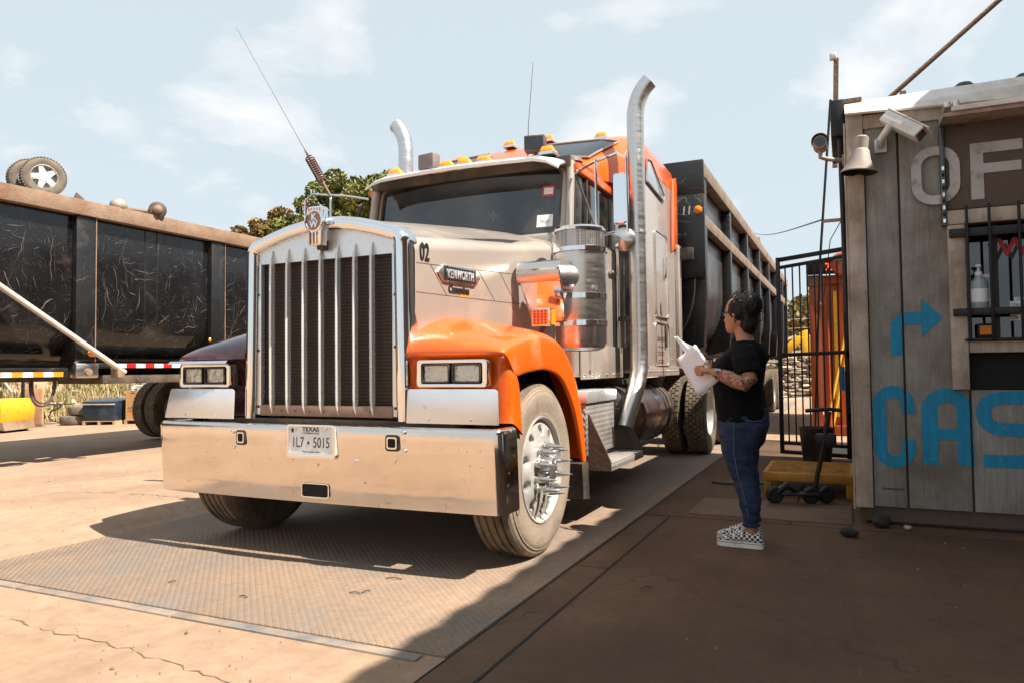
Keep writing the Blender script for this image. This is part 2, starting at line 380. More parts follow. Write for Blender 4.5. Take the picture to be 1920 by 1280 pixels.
crack([(-4.5, .9), (-3.1, 1.15), (-2.2, 1.05)], .006, ground)

deck = struct(MB().box(-1.82, 1.40, -.86, 21, -.3, 0).build('scale_deck', 'deck_plate', bevel=.004))
for i, (x0, x1) in enumerate(((-2.3, -1.16), (-1.15, -.02), (-.01, 1.31))):
    MB().box(x0, x1, -.938, -.878, -.05, .001).build('steel_strip', 'alu_worn' if 'alu_worn' in MATS else mat('alu_worn', (.19, .185, .18), .6, .3, .2, 6, (.34, .235, .16), .5, 5, .3), deck, bevel=.002)
apron = struct(MB().box(1.62, 8, -9, 2.16, -.3, -.003).build('apron', 'shaded_apron_concrete', bevel=.006))
for (x0, x1, y0, y1, m_) in ((1.415, 1.605, -9, .6, 'kerb_concrete'), (1.42, 1.602, .615, 2.16, 'kerb_concrete'), (1.42, 2.45, 2.18, 4.4, 'shaded_apron_concrete'), (2.46, 8, 2.185, 6.4, 'shaded_apron_concrete'), (1.42, 2.45, 4.415, 8.4, 'shaded_apron_concrete')):
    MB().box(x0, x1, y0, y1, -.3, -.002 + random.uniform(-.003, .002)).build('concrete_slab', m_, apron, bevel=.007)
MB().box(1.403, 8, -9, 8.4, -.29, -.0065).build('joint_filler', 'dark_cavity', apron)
# steel sheet let into the slab by the gate
MB().box(1.72, 2.86, 2.3, 3.02, -.05, .006).build('steel_sheet', mat('rust_sheet', (.11, .068, .045), .6, .3, .3, 3, (.17, .10, .06), .4, 3, .4), apron, bevel=.002)

# ------------------------------------------------------------------ canopy that shades the right side of the yard (stands right of the frame)
mat('canopy_metal', (.30, .29, .28), .6, .3, .15, 2, (.25, .15, .09), .3, 3, .5)
can = thing('steel_canopy', 'tall corrugated steel canopy standing over the yard beside the office', 'canopy', (8.5, -3, 0))
mb = MB(); top = []; 
n = 92; x0, x1, y0, y1 = 4.9, 13, -12, 4.6
rings = []
for i in range(n+1):
    y = lerp(y0, y1, i/n); dz = .02*(1 if i % 2 else -1)
    rings.append([(x0-8.5, y+3, 5.0+dz), (x1-8.5, y+3, 5.6+dz), (x1-8.5, y+3, 5.63+dz), (x0-8.5, y+3, 5.03+dz)])
mb.loft(rings); mb.build('roof_sheet', 'canopy_metal', can, smooth=0)
MB().box(x0-8.5+.02, x0-8.5+.12, y0+3, y1+3, 4.72, 4.97).build('edge_beam', 'canopy_metal', can, bevel=.005)
for y in (-11, -4.5, 1.5):
    for x in (6.6, 12.5):
        MB().box(x-8.58, x-8.42, y+2.92, y+3.08, 0, 5.05).build('post', 'canopy_metal', can, bevel=.01)
MB().box(12.4-8.5, 12.5-8.5, -9, 7, 0, 5.5).build('back_wall', 'canopy_metal', can)
# ================================================================== the truck
truck = thing('semi_truck', 'orange and silver long nosed semi truck with chrome bumper and spiked front wheel nuts', 'truck')
T = truck
bolt_me = None
def bolt(loc, r, parent, axis='y', material='chrome', name='bolt'):
    mb = MB(); prof = [(r, 0), (r, r*.35), (r*.75, r*.7), (r*.3, r*.85), (0.0001, r*.88)]
    sgn = -1 if axis in ('y',) else 1
    mb.lathe([(a, h*sgn) for a, h in prof], (0, 0, 0), axis, 8)
    o = mb.build(name, material, parent); o.location = loc
    return o
def bolts(locs, r, parent, axis='y', material='chrome', name='bolt'):
    first = None
    for l in locs:
        if first is None: first = bolt(l, r, parent, axis, material, name)
        else:
            c = first.copy(); C.objects.link(c); c.location = l
# ---- bumper
rb_ = .05
path = [(-1.27, .26), (-1.27, .16)]
for k in range(9):
    a = R(90*k/8); path.append((-1.27+rb_-rb_*math.cos(a), .035+rb_-rb_*math.sin(a)))
path += [(x, .03-.028*math.cos(x/1.15*math.pi/2)) for x in (-1.0, -.8, -.6, -.4, -.2, 0, .2, .4, .6, .8, 1.0)]
for k in range(9):
    a = R(90-90*k/8); path.append((1.225-rb_+rb_*math.cos(a), .035+rb_-rb_*math.sin(a)))
path += [(1.225, .15), (1.225, .24)]
def offs(path, d):
    out = []
    for i, (x, y) in enumerate(path):
        a = path[max(i-1, 0)]; b = path[min(i+1, len(path)-1)]; t = Vector((b[0]-a[0], b[1]-a[1])).normalized()
        out.append((x - t.y*d, y + t.x*d))
    return out
sec = [(.05, .362), (.018, .352), (.004, .357), (0, .372), (0, .50), (0, .65), (0, .775), (.006, .795), (.02, .806), (.045, .808), (.075, .80)]
def lean(z): return (.81-z)*.065
rings = [[(x, y+lean(z)-.012, z) for (x, y) in offs(path, d)] for d, z in sec]
bumper = MB().loft(rings, False, False).build('bumper', 'bumper_chrome', T, smooth=50)
MB().loft([[(x, y+lean(z)-.012, z) for (x, y) in offs(path, .03)] for z in (.37, .79)], False, False).build('bumper_backing', 'dark_cavity', bumper)
for x0, x1 in ((-.555, -.475), (.535, .625)):
    zc0, zc1 = (.675, .765)
    o = rrect(x0, x1, zc0, zc1, .018); i_ = rrect(x0+.012, x1-.012, zc0+.012, zc1-.012, .012); i2 = rrect(x0+.02, x1-.02, zc0+.02, zc1-.02, .01)
    th = MB().prism(o, 'y', -.002, .03).build('tow_hole', 'black_plastic', bumper)
    mb = MB(); ring_frame(mb, i_, i2, 'y', -.008, -.0025); mb.build('rim', 'chrome', th)
    MB().prism(rrect(x0+.024, x1-.024, zc0+.024, zc1-.024, .008), 'y', -.0045, -.0024).build('hole', 'dark_cavity', th)
mb = MB().prism(rrect(-.052, .138, .392, .468, .015), 'y', .010, .06); sl_ = mb.build('bumper_slot', 'dark_cavity', bumper)
mb = MB(); ring_frame(mb, rrect(-.056, .142, .388, .472, .018), rrect(-.05, .136, .394, .466, .014), 'y', .006, .0096); mb.build('slot_rim', 'chrome', sl_)
bolts([(-.58, .0, .755), (-.58, .010, .66), (-.29, .012, .605), (.33, .011, .612), (.655, .0, .78), (.655, .010, .68)], .013, bumper)
# ---- licence plate
pl = MB().prism(rrect(-.14, .195, .628, .802, .014), 'y', -.012, .004).build('license_plate', 'plate_white', bumper)
mb = MB(); ring_frame(mb, rrect(-.148, .203, .612, .81, .016), rrect(-.13, .185, .645, .796, .012), 'y', -.016, -.0122); mb.build('plate_frame', 'chrome', pl, bevel=.002)
text('lettering', 'TEXAS', .036, 'decal_black', (.028, -.0125, .782), FRONT, pl, 1.15, .0006, bold=.001)
text('lettering', 'COMBINATION', .014, 'decal_black', (.028, -.0125, .760), FRONT, pl, 1.25, .0006)
text('lettering', '1L7', .085, 'decal_black', (-.065, -.0125, .705), FRONT, pl, .72, .0006)
text('lettering', '5015', .085, 'decal_black', (.105, -.0125, .705), FRONT, pl, .72, .0006)
star = [(0.012*math.cos(R(90+36*k))*(1 if k % 2 == 0 else .5), 0.014*math.sin(R(90+36*k))*(1 if k % 2 == 0 else .5)) for k in range(10)]
MB().prism([(.012+x, .705+z) for x, z in star], 'y', -.0131, -.0122).build('state_mark', 'decal_black', pl)
MB().prism([(-.105+x*1.3, .775+z*1.3) for x, z in star], 'y', -.0131, -.0122).build('star_mark', 'decal_black', pl)
text('lettering', 'The Lone Star State', .014, 'decal_black', (.03, -.0125, .654), FRONT, pl, 1.1, .0006)
bolts([(-.08, -.0162, .787), (.135, -.0162, .787)], .008, pl)

# ---- grille shell
out = [(-.615, .83), (-.607, 1.3), (-.60, 1.82)]
for k in range(7):
    a = R(180-90*k/6*.93); out.append((-.50+.10*math.cos(a), 1.85+.10*math.sin(a)))
out += [(-.40, 1.985), (-.25, 2.022), (-.12, 2.042), (0, 2.048)]
out += [(-x, z) for x, z in reversed(out[:-1])]
def offs2(p, d): return offs(p, -d)
secs = [(.0, .235), (.0, .16), (.008, .125), (.028, .105), (.055, .10), (.078, .112), (.09, .14), (.09, .19)]
sign = 1
def inner(d):
    q = []
    for i, (x, z) in enumerate(out):
        a = out[max(i-1, 0)]; b = out[min(i+1, len(out)-1)]; t = Vector((b[0]-a[0], b[1]-a[1])).normalized()
        q.append((x + t.y*d, z - t.x*d))
    return q
rings = [[(x, y, z) for x, z in inner(d)] for d, y in secs]
shell = MB().loft(rings, False, False).build('grille_shell', 'chrome', T, smooth=50)
grille = MB().prism([(-.515, .90), (.505, .90), (.505, 1.795), (-.515, 1.795)], 'y', .185, .20)
m = mat('grille_core', (.012, .010, .009), .7, .2, .3, 8, (.07, .04, .025), .15, 4, .3)
nt = m.node_tree; N = nt.nodes; L = nt.links
br = N.new('ShaderNodeTexBrick'); br.inputs['Color1'].default_value = (.006, .005, .005, 1); br.inputs['Color2'].default_value = (.012, .009, .007, 1); br.inputs['Mortar'].default_value = (.115, .072, .052, 1)
br.inputs['Scale'].default_value = 1; br.inputs['Mortar Size'].default_value = .0024; br.inputs['Brick Width'].default_value = .016; br.inputs['Row Height'].default_value = .021; br.inputs['Mortar Smooth'].default_value = .1
mp = N.new('ShaderNodeMapping'); mp.inputs['Rotation'].default_value = (R(90), 0, 0); tcx = N.new('ShaderNodeTexCoord'); L.new(tcx.outputs['Object'], mp.inputs[0])
sx = N.new('ShaderNodeSeparateXYZ'); cx = N.new('ShaderNodeCombineXYZ'); L.new(tcx.outputs['Object'], sx.inputs[0]); L.new(sx.outputs['X'], cx.inputs[0]); L.new(sx.outputs['Z'], cx.inputs[1]); L.new(cx.outputs[0], br.inputs['Vector'])
old = N['Principled BSDF'].inputs['Base Color'].links[0].from_socket
mxx = N.new('ShaderNodeMix'); mxx.data_type = 'RGBA'; mxx.inputs[0].default_value = .75; L.new(old, mxx.inputs[6]); L.new(br.outputs['Color'], mxx.inputs[7]); L.new(mxx.outputs[2], N['Principled BSDF'].inputs['Base Color'])
bpx = N.new('ShaderNodeBump'); bpx.inputs['Distance'].default_value = .004; bpx.inputs['Strength'].default_value = .8; L.new(br.outputs['Fac'], bpx.inputs['Height']); L.new(bpx.outputs[0], N['Principled BSDF'].inputs['Normal'])
grille = grille.build('grille_mesh', m, T)
# side strips and top plate
topz = [(-.525, 1.79), (.515, 1.79), (.515, 1.87), (.45, 1.925), (.3, 1.955), (.15, 1.975), (0, 1.98), (-.15, 1.975), (-.3, 1.955), (-.45, 1.925), (-.525, 1.87)]
tp = MB().prism(topz, 'y', .15, .17).build('grille_top_plate', 'alu_plate', T)
for x0, x1 in ((-.535, -.495), (.485, .53)):
    MB().box(x0, x1, .145, .18, .85, 1.80).build('grille_side_strip', 'alu_plate', T, bevel=.004)
bp_ = MB().box(-.50, .49, .14, .175, .845, .912).build('grille_bottom_plate', mat('tan_plate', (.34, .22, .16), .5, .5, .2, 5, (.2, .12, .08), .3, 6, .4), T, bevel=.004)
bolts([(-.33+.11*k, .139, .878) for k in range(7)], .009, bp_, material='tan_plate')
bolts([(-.515, .144, z) for z in (.9, 1.25, 1.6)] + [(.507, .144, z) for z in (.9, 1.25, 1.55, 1.83)], .009, T, material='black_plastic')
for i, x in enumerate((-.40, -.272, -.145, -.017, .107, .232, .353)):
    zt = (1.872, 1.872, 1.870, 1.862, 1.868, 1.866, 1.866)[i]
    rings = []
    for z, w, d in ((.855, .002, .01), (.90, .009, .03), (.95, .0112, .034), (1.4, .0112, .036), (1.75, .0112, .034), (zt-.06, .009, .03), (zt, .001, .008)):
        rings.append([(x-w, .150, z), (x-w*.75, .150-d*.85, z), (x, .150-d, z), (x+w*.75, .150-d*.85, z), (x+w, .150, z)])
    MB().loft(rings).build('grille_bar', 'bar_metal', T, smooth=25)
# emblem
em = MB()
em.prism([(-.062, 2.0), (-.058, 2.09), (-.045, 2.112), (.05, 2.112), (.066, 2.09), (.07, 2.0), (.05, 1.965), (.046, 1.878), (-.040, 1.878), (-.042, 1.965)], 'y', .055, .115)
em = em.xf(Matrix.Translation((0, 0, -.018))).build('hood_emblem', 'chrome', T, bevel=.006)
MB().lathe([(.066, 0), (.066, -.012), (.058, -.016), (.052, -.008)], (.004, .055, 2.004), 'y', 28).build('emblem_ring', 'chrome', em)
MB().prism([(.004+.053*math.cos(R(15*k)), 2.004+.053*math.sin(R(15*k))) for k in range(24)], 'y', .046, .054).build('emblem_disc', 'emblem_tan', em)
text('lettering', 'K', .055, 'chrome', (.004, .0455, 2.025), FRONT, em, 1, .002, bold=.002)
text('lettering', 'W', .055, 'chrome', (.004, .0455, 1.982), FRONT, em, 1, .002, bold=.002)
for x in (-.030, -.004, .022): MB().box(x-.004, x+.004, .050, .056, 1.867, 1.937).build('emblem_stripe', 'emblem_tan', em)
for k in range(5): MB().box(-.036+.02*k-.004, -.036+.02*k+.004, .050, .056, 2.064, 2.082).build('emblem_stripe', 'emblem_tan', em)
MB().box(-.02, .03, .10, .15, 1.84, 1.90).build('emblem_bracket', 'black_plastic', em, bevel=.006)

# ---- hood
HW = [(.2, .607), (.5, .645), (.9, .70), (1.3, .765), (1.6, .82), (1.84, .87)]
HZ = [(.2, 2.045), (.5, 2.085), (.9, 2.14), (1.3, 2.19), (1.6, 2.225), (1.84, 2.25)]       # crown
HS = [(.2, 1.85), (.5, 1.885), (.9, 1.93), (1.3, 1.975), (1.6, 2.02), (1.84, 2.05)]        # shoulder
def hood_ring(y, grow=0.):
    w, zc, zs = interp(HW, y)+grow, interp(HZ, y)+grow, interp(HS, y)
    half = [(w*.94, .95), (w*.985, 1.25), (w, 1.5), (w, zs-.05)]
    for k in range(1, 8):
        a = R(90*k/8); half.append((w-.11+.11*math.cos(a), zs-.05+(.13)*math.sin(a)*.75))
    xe = w-.11; ze = zs-.05+.0975
    for t in (0.15, .4, .7): half.append((xe*(1-t), ze+(zc-ze)*math.sin(t*math.pi/2)))
    return [(x, y, z) for x, z in half] + [(0, y, zc)] + [(-x, y, z) for x, z in reversed(half)]
hood = MB().loft([hood_ring(y) for y in (.2, .35, .5, .7, .9, 1.1, 1.3, 1.45, 1.6, 1.72, 1.84)], False, False).build('hood', 'silver_paint', T, smooth=60)
MB().loft([hood_ring(y, -.03) for y in (.2, 1.84)], False, False).build('engine_bay', 'dark_cavity', hood)
def on_hood(y, z): return (interp(HW, y) if z > 1.5 else interp(HW, y)*(.985+.015*(z-1.25)/.25), y, z)
def pin(y0, z0, y1, z1):
    pts = [on_hood(lerp(y0, y1, t/8), lerp(z0, z1, t/8)) for t in range(9)]
    MB().tube([(x+.0005, y, z) for x, y, z in pts], .0022, 5).build('pinstripe', 'decal_brown', hood)
pin(.21, 1.735, 1.66, 1.79); pin(.21, 1.565, 1.66, 1.575); pin(.34, 1.74, .50, 1.566); pin(.83, 1.758, 1.02, 1.570); pin(1.08, 1.768, 1.26, 1.572)
def hood_text(s, size, material, y, z, xs=1., ext=.002, bold=0., name='lettering', shear=0.):
    ang = math.atan2(interp(HW, y+.1)-interp(HW, y-.1), .2)
    rot = Matrix.Rotation(-ang, 3, 'Z') @ SIDE
    return text(name, s, size, material, (interp(HW, y)+.003, y, z), rot, hood, xs, ext, bold=bold, shear=shear)
hood_text('02', .145, 'decal_black', .285, 1.80, .62, bold=.003)
ang = math.atan2(interp(HW, .7)-interp(HW, .5), .2)
badge_rot = (Matrix.Translation((interp(HW, .62)+.002, .62, 1.70)) @ (Matrix.Rotation(-ang, 3, 'Z') @ SIDE).to_4x4())
bd = MB().prism([(-.22, 0), (-.165, .055), (.165, .055), (.22, 0), (.165, -.055), (-.165, -.055)], 'z', 0, .012).xf(badge_rot).build('maker_badge', 'brushed_steel', hood, bevel=.004)
MB().prism([(-.165, -.042), (.165, -.042), (.165, .042), (-.165, .042)], 'z', .0122, .0142).xf(badge_rot).build('badge_field', mat('badge_grey', (.012, .012, .012), .5, 0), bd)
text('lettering', 'KENWORTH', .078, 'alu_plate', badge_rot @ Vector((0, -.003, .017)), badge_rot.to_3x3(), bd, .62, .003, bold=.001)
for u, v in ((-.13, .048), (.13, .048), (-.13, -.048), (.13, -.048)):
    MB().sphere(badge_rot @ Vector((u, v, .012)), .006, 6, 4).build('badge_pin', 'chrome', bd)
hood_text('Cummins', .066, 'decal_black', .62, 1.608, .85, bold=.003)
_x = interp(HW, .69)+.002
MB().add([(_x-.008, .635, 1.568), (_x+.006, .745, 1.572), (_x+.006, .745, 1.592), (_x-.008, .635, 1.590)], [(0, 1, 2, 3)]).build('orange_mark', 'decal_orange', hood)
# hood latch cover at the cowl
MB().sphere((.86, 1.80, 1.86), .075, 12, 8, (.35, 1, 1.2)).build('cowl_cap', 'black_plastic', hood)

# ---- fenders, headlights, splash plates
FP = [(.19, .825), (.185, 1.0), (.18, 1.175), (.115, 1.195), (.108, 1.222), (.17, 1.256), (.31, 1.296), (.50, 1.325), (.66, 1.345), (.82, 1.335), (.97, 1.295), (1.10, 1.225), (1.22, 1.12), (1.31, .99), (1.375, .85), (1.425, .68), (1.455, .49)]
def fender(s):
    rings = []
    n = len(FP)
    for i, (y, z) in enumerate(FP):
        a = FP[max(i-1, 0)]; b = FP[min(i+1, n-1)]; t = Vector((b[0]-a[0], b[1]-a[1])).normalized(); nn = Vector((-t.y, t.x))
        if i < 4: nn = Vector((-1, 0))
        ring = []
        dome = .09*math.exp(-((y-.52)/.26)**2) if z > 1.15 else 0
        xo = 1.215 if i > 4 else 1.205; lip = interp([(0, .15), (3, .16), (6, .17), (9, .185), (12, .15), (14, .10), (16, .05)], i)
        for u, h in ((0, .03), (.12, .045), (.28, .05), (.45, .045), (.62, .035), (.78, .02), (.9, .0), (.97, -.018), (1.0, -.045), (1.004, -.045-lip*.5), (1.0, -.045-lip), (.985, -.055-lip), (.95, -.05-lip)):
            x = lerp(.60, xo, u)
            hh = h + dome*max(0, 1-u*1.5)
            if i <= 4: hh = min(h, 0)*.9
            if h < -.045:
                cd = (Vector((.74, .52))-Vector((y, z))).normalized(); q0 = Vector((y + nn.x*(-.045 if i > 4 else -.04), z + nn.y*(-.045 if i > 4 else -.04))); q0 += cd*(-h-.045)
                ring.append((s*x, q0.x, q0.y)); continue
            ring.append((s*x, y - 0 + nn.x*hh, z + nn.y*hh))
        rings.append(ring)
    f = MB().loft(rings, False, False).build('fender', 'orange_paint' if s > 0 else 'left_fender_maroon', T, smooth=60)
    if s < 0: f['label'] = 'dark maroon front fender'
    so_ = f.modifiers.new('s', 'SUBSURF'); so_.levels = 2; so_.render_levels = 2
    # wheel well liner
    rg = [[(s*x, y, z) for x in (.55, 1.12)] for y, z in [(lerp(p[0], .74, .24), p[1]-.17) for p in FP[5:]]]
    MB().loft(rg, False, False).build('wheel_liner', 'dark_cavity', f)
    MB().box(min(s*.54, s*.60), max(s*.54, s*.60), .22, 1.5, .5, 1.2).build('inner_wall', 'dark_cavity', f)
    # headlight
    hb = MB(); a0, a1 = sorted((s*.69, s*1.125))
    ring_frame(hb, rrect(a0, a1, 1.022, 1.172, .02), rrect(a0+.03, a1-.03, 1.042, 1.152, .012), 'y', .075, .135)
    hl = hb.build('headlight', 'chrome', T, bevel=.005)
    MB().box(a0+.02, a1-.02, .13, .17, 1.03, 1.165).build('headlight_bucket', 'frame_black', hl)
    mid = (a0+a1)/2
    for b0, b1 in ((a0+.036, mid-.008), (mid+.008, a1-.036)):
        ln = MB(); ring_frame(ln, rrect(b0, b1, 1.046, 1.148, .014), rrect(b0+.009, b1-.009, 1.055, 1.139, .01), 'y', .068, .10)
        lm = ln.build('lamp_rim', 'black_plastic', hl, bevel=.002)
        rr_ = []
        for k, (d, yy) in enumerate(((.008, .085), (.02, .105), (.035, .12), (.042, .125))):
            rr_.append([(u, yy, v) for u, v in rrect(b0+d, b1-d, 1.047+d, 1.147-d, .008)])
        MB().loft(rr_, True, True).build('reflector', 'mirror_dull' if 'mirror_dull' in MATS else mat('mirror_dull', (.80, .80, .79), .12, 1, .1, 20, bump=.9, bscale=22), lm)
        MB().sphere(((b0+b1)/2, .108, 1.097), .017, 8, 6).build('bulb', 'plate_white', lm)
        MB().prism(rrect(b0+.008, b1-.008, 1.054, 1.14, .01), 'y', .078, .082).build('lens', 'lens_glass', lm)
    if s < 0:
        MB().loft([[(a0-.03, .13, 1.185), (a1+.03, .13, 1.185)], [(a0-.035, .03, 1.19), (a1+.03, .03, 1.19)], [(a0-.04, .015, 1.172), (a1+.03, .015, 1.172)]], False, False).build('headlight_visor', 'chrome', hl)
    # splash plate
    p0, p1 = sorted((s*.625, s*1.20))
    pr = [(p0+(.012 if s > 0 else -.03), .826), (p1+(.0 if s > 0 else -.01), .826), (p1-.002, 1.0), (p1-.02, 1.013), (p0+.03, 1.013), (p0+.02, 1.0)]
    fl = MB().prism(pr, 'y', .05, .062).xf(Matrix.Translation((0, 0, 0))).build('splash_plate', 'alu_plate', T, bevel=.003)
    bolts([(lerp(p0, p1, .27), .049, .85), (lerp(p0, p1, .72), .049, .85)], .008, fl)
    return f
m = glass('lens_glass', (.85, .87, .87), .06, 0.)
fender(1); fender(-1)
# undertray behind the bumper
MB().box(-.9, .9, .12, .30, .60, .83).build('front_crossmember', 'frame_black', T)
MB().box(-.6, .6, .25, .6, .55, .9).build('radiator_sump', 'frame_black', T)

# ---- frame and axle
for s in (-1, 1):
    MB().box(s*.43-.04, s*.43+.04, .2, 9.2, .72, .98).build('frame_rail', 'frame_black', T, bevel=.006)
MB().tube([(-.95, .72, .50), (-.5, .72, .46), (.5, .72, .46), (.95, .72, .50)], .055, 10).build('front_axle', 'frame_black', T)
MB().box(-.42, .42, .5, 2.6, .40, 1.1).build('engine_light_block', 'frame_black', T, bevel=.03)  # engine bulk added to block light and darken the ground under the truck
MB().box(-.36, .36, 2.6, 5.2, .42, .95).build('gearbox_light_block', 'frame_black', T, bevel=.05)  # driveline bulk, likewise added to keep light out from under the truck
MB().tube([(0, 5.2, .66), (0, 8, .56)], .07, 10).build('drive_shaft', 'frame_black', T)

# ---- wheels
def tyre(parent, cx, cy, s, Rr, w, rim, groove, material, side_mat):
    h = w/2
    prof = [(rim, -h*.75), (rim+.03, -h*.92), (rim+(Rr-rim)*.45, -h), (Rr-.055, -h*.95), (Rr-.02, -h*.86), (Rr-.004, -h*.78)]
    if groove:
        for g in (-.52, -.18, .18, .52):
            c = g*h; prof += [(Rr, c-.013), (Rr-.002, c-.009), (Rr-.014, c-.007), (Rr-.014, c+.007), (Rr-.002, c+.009)]
    else:
        prof += [(Rr-.012, -h*.7), (Rr-.012, h*.7)]
    prof += [(Rr-.004, h*.78), (Rr-.02, h*.86)]
    tread = MB().lathe([(r, a*s) for r, a in prof], (cx, cy, Rr), 'x', 56).build('tyre', material, parent, smooth=45)
    sp = [(Rr-.02, h*.862), (Rr-.03, h*.905), (Rr-.036, h*.90), (Rr-.042, h*.955), (Rr-.05, h*.95), (Rr-.056, h*.985), (rim+(Rr-rim)*.62, h*1.01), (rim+(Rr-rim)*.45, h*1.015), (rim+(Rr-rim)*.40, h*1.005), (rim+(Rr-rim)*.2, h*.97), (rim+.02, h*.93), (rim+.012, h*.94), (rim, h*.80)]
    MB().lathe([(r, a*s) for r, a in sp], (cx, cy, Rr), 'x', 56).build('sidewall', side_mat, tread, smooth=45)
    return tread
def steer_wheel(s):
    cx, cy, Rr = s*1.045, .72, .515
    w = bpy.data.objects.new('front_wheel', None); C.objects.link(w); w.parent = T
    tyre(w, cx, cy, s, Rr, .27, .312, True, 'tread_dusty', 'dusty_rubber')
    def X(d): return cx + s*d
    # rim lip and dish
    rim = MB().lathe([(.322, X(.118)-cx), (.318, X(.132)-cx), (.308, X(.130)-cx), (.302, X(.118)-cx), (.294, X(.104)-cx), (.286, X(.102)-cx)], (cx, cy, Rr), 'x', 56).build('rim', 'rim_alu', w)
    # disc with ten hand holes
    r1, r2, r3 = .178, .286, .105
    mb = MB(); hm = MB()
    for k in range(10):
        a0, a1 = 2*math.pi*k/10, 2*math.pi*(k+1)/10; am = (a0+a1)/2
        def P(r, a, d): return (X(d), cy+r*math.cos(a), Rr+r*math.sin(a))
        def depth(r): return lerp(.130, .102, max(0, min(1, (r-r1)/(r2-r1)))**1.6)
        outer = [(r1, lerp(a0, a1, t/4)) for t in range(5)] + [(lerp(r1, r2, t/4), a1) for t in range(1, 4)] + [(r2, lerp(a1, a0, t/4)) for t in range(5)] + [(lerp(r2, r1, t/4), a0) for t in range(1, 4)]
        rc = .232; ell = []
        for (r, a) in outer:
            u = (a-am)*rc; v = r-rc; th = math.atan2(v/.048, u/.066)
            ell.append((rc+.030*math.sin(th), am+.028*math.cos(th)/rc))
        mb.loft([[P(r, a, depth(r)) for r, a in outer], [P(r, a, depth(r)+.002) for r, a in [(lerp(o[0], e[0], .75), lerp(o[1], e[1], .75)) for o, e in zip(outer, ell)]], [P(r, a, depth(r)-.006) for r, a in ell], [P(r, a, .02) for r, a in ell]], True, False)
    mb.lathe([(r1, X(.130)-cx), (.160, X(.136)-cx), (.150, X(.134)-cx), (.118, X(.134)-cx), (.108, X(.128)-cx), (.104, X(.06)-cx)], (cx, cy, Rr), 'x', 40)
    mb.build('wheel_disc', 'rim_alu', rim, smooth=40)
    MB().lathe([(.26, X(.015)-cx), (.1, X(.015)-cx)], (cx, cy, Rr), 'x', 24).build('brake_drum', 'dark_cavity', rim)
    hub = MB().lathe([(.104, X(.06)-cx), (.092, X(.115)-cx), (.078, X(.13)-cx), (.074, X(.18)-cx), (.062, X(.198)-cx), (.03, X(.208)-cx), (.0005, X(.21)-cx)], (cx, cy, Rr), 'x', 32).build('hub_cap', 'spike_metal', w)
    first = None
    for k in range(10):
        a = 2*math.pi*(k+.5)/10
        if first is None:
            first = MB().lathe([(.025, 0), (.025, s*.010), (.0215, s*.012), (.0225, s*.030), (.0205, s*.040), (.011, s*.092), (.0008, s*.138)], (0, 0, 0), 'x', 12).build('spike', 'spike_metal', w); o = first
        else:
            o = first.copy(); C.objects.link(o)
        o.location = (X(.133), cy+.137*math.cos(a), Rr+.137*math.sin(a))
    return w
sw = steer_wheel(1); steer_wheel(-1)
# raised sidewall letters
for ch, a in (('O', 205), ('H', 193)):
    a = R(a); r = .43
    rot = Matrix.Rotation(a-math.pi/2, 3, 'X') @ SIDE
    text('sidewall_letter', ch, .052, 'tread_dusty', (1.045+.1375, .72+r*math.cos(a), .515+r*math.sin(a)), rot, sw, 1.1, .0015, bold=.002)
# drive wheels: duals on two axles
drive_proto = None
def drive_tyre_mesh():
    Rr, w, rim, h = .52, .255, .29, .1275
    mb = MB()
    mb.lathe([(rim, -h*.8), (rim+.04, -h*.97), (.42, -h), (.49, -h*.95), (.502, -h*.9), (.502, h*.9), (.49, h*.95), (.42, h), (rim+.04, h*.97), (rim, h*.8)], (0, 0, 0), 'x', 48)
    tr = MB(); nb = 46
    for j, xc in enumerate((-.088, -.044, 0, .044, .088)):
        for k in range(nb):
            a = 2*math.pi*(k+(.5 if j % 2 else 0))/nb; da = 2*math.pi/nb*.40
            hw = .0185
            ring = []
            for (x, r) in ((xc-hw, .50), (xc+hw, .50), (xc+hw, .521), (xc-hw, .521)):
                ring.append((x, r))
            tr.loft([[(x, r*math.cos(b), r*math.sin(b)) for x, r in ring] for b in (a-da, a+da)], True, True)
    rm = MB(); rm.lathe([(rim, h*.8), (rim-.012, h*.86), (rim-.02, h*.6), (rim-.03, 0.0), (.16, -.02), (.10, .0), (.10, .05), (.0005, .06)], (0, 0, 0), 'x', 40)
    return mb, tr, rm
a_, b_, c_ = drive_tyre_mesh()
def drive_wheel(par, x, y, z, s, protos):
    w = bpy.data.objects.new('rear_wheel', None); C.objects.link(w); w.parent = par; w.location = (x, y, z); w.rotation_euler = (0, 0, 0 if s > 0 else math.pi)
    if not protos:
        protos.append(a_.build('tyre', 'black_rubber', w, smooth=45)); t = protos[0]
        protos.append(b_.build('tread_blocks', 'tread_dusty', t, smooth=0)); protos.append(c_.build('rim', 'rim_alu', w))
        stuff(protos[1])
    else:
        t = protos[0].copy(); C.objects.link(t); t.parent = w
        q = protos[1].copy(); C.objects.link(q); q.parent = t
        q = protos[2].copy(); C.objects.link(q); q.parent = w
    return w
DP = []
for y in (6.35, 7.72):
    for s in (-1, 1):
        for xo in (.80, 1.11):
            drive_wheel(T, s*xo, y, .52, s, DP)
    MB().tube([(-1.0, y, .52), (1.0, y, .52)], .08, 10).build('rear_axle', 'frame_black', T)
# mud guard behind the steer wheel
MB().prism([(1.56, .44), (1.69, .44), (1.72, .30), (1.71, .17), (1.58, .19)], 'x', .98, 1.13).build('mud_flap', 'frame_black', T)
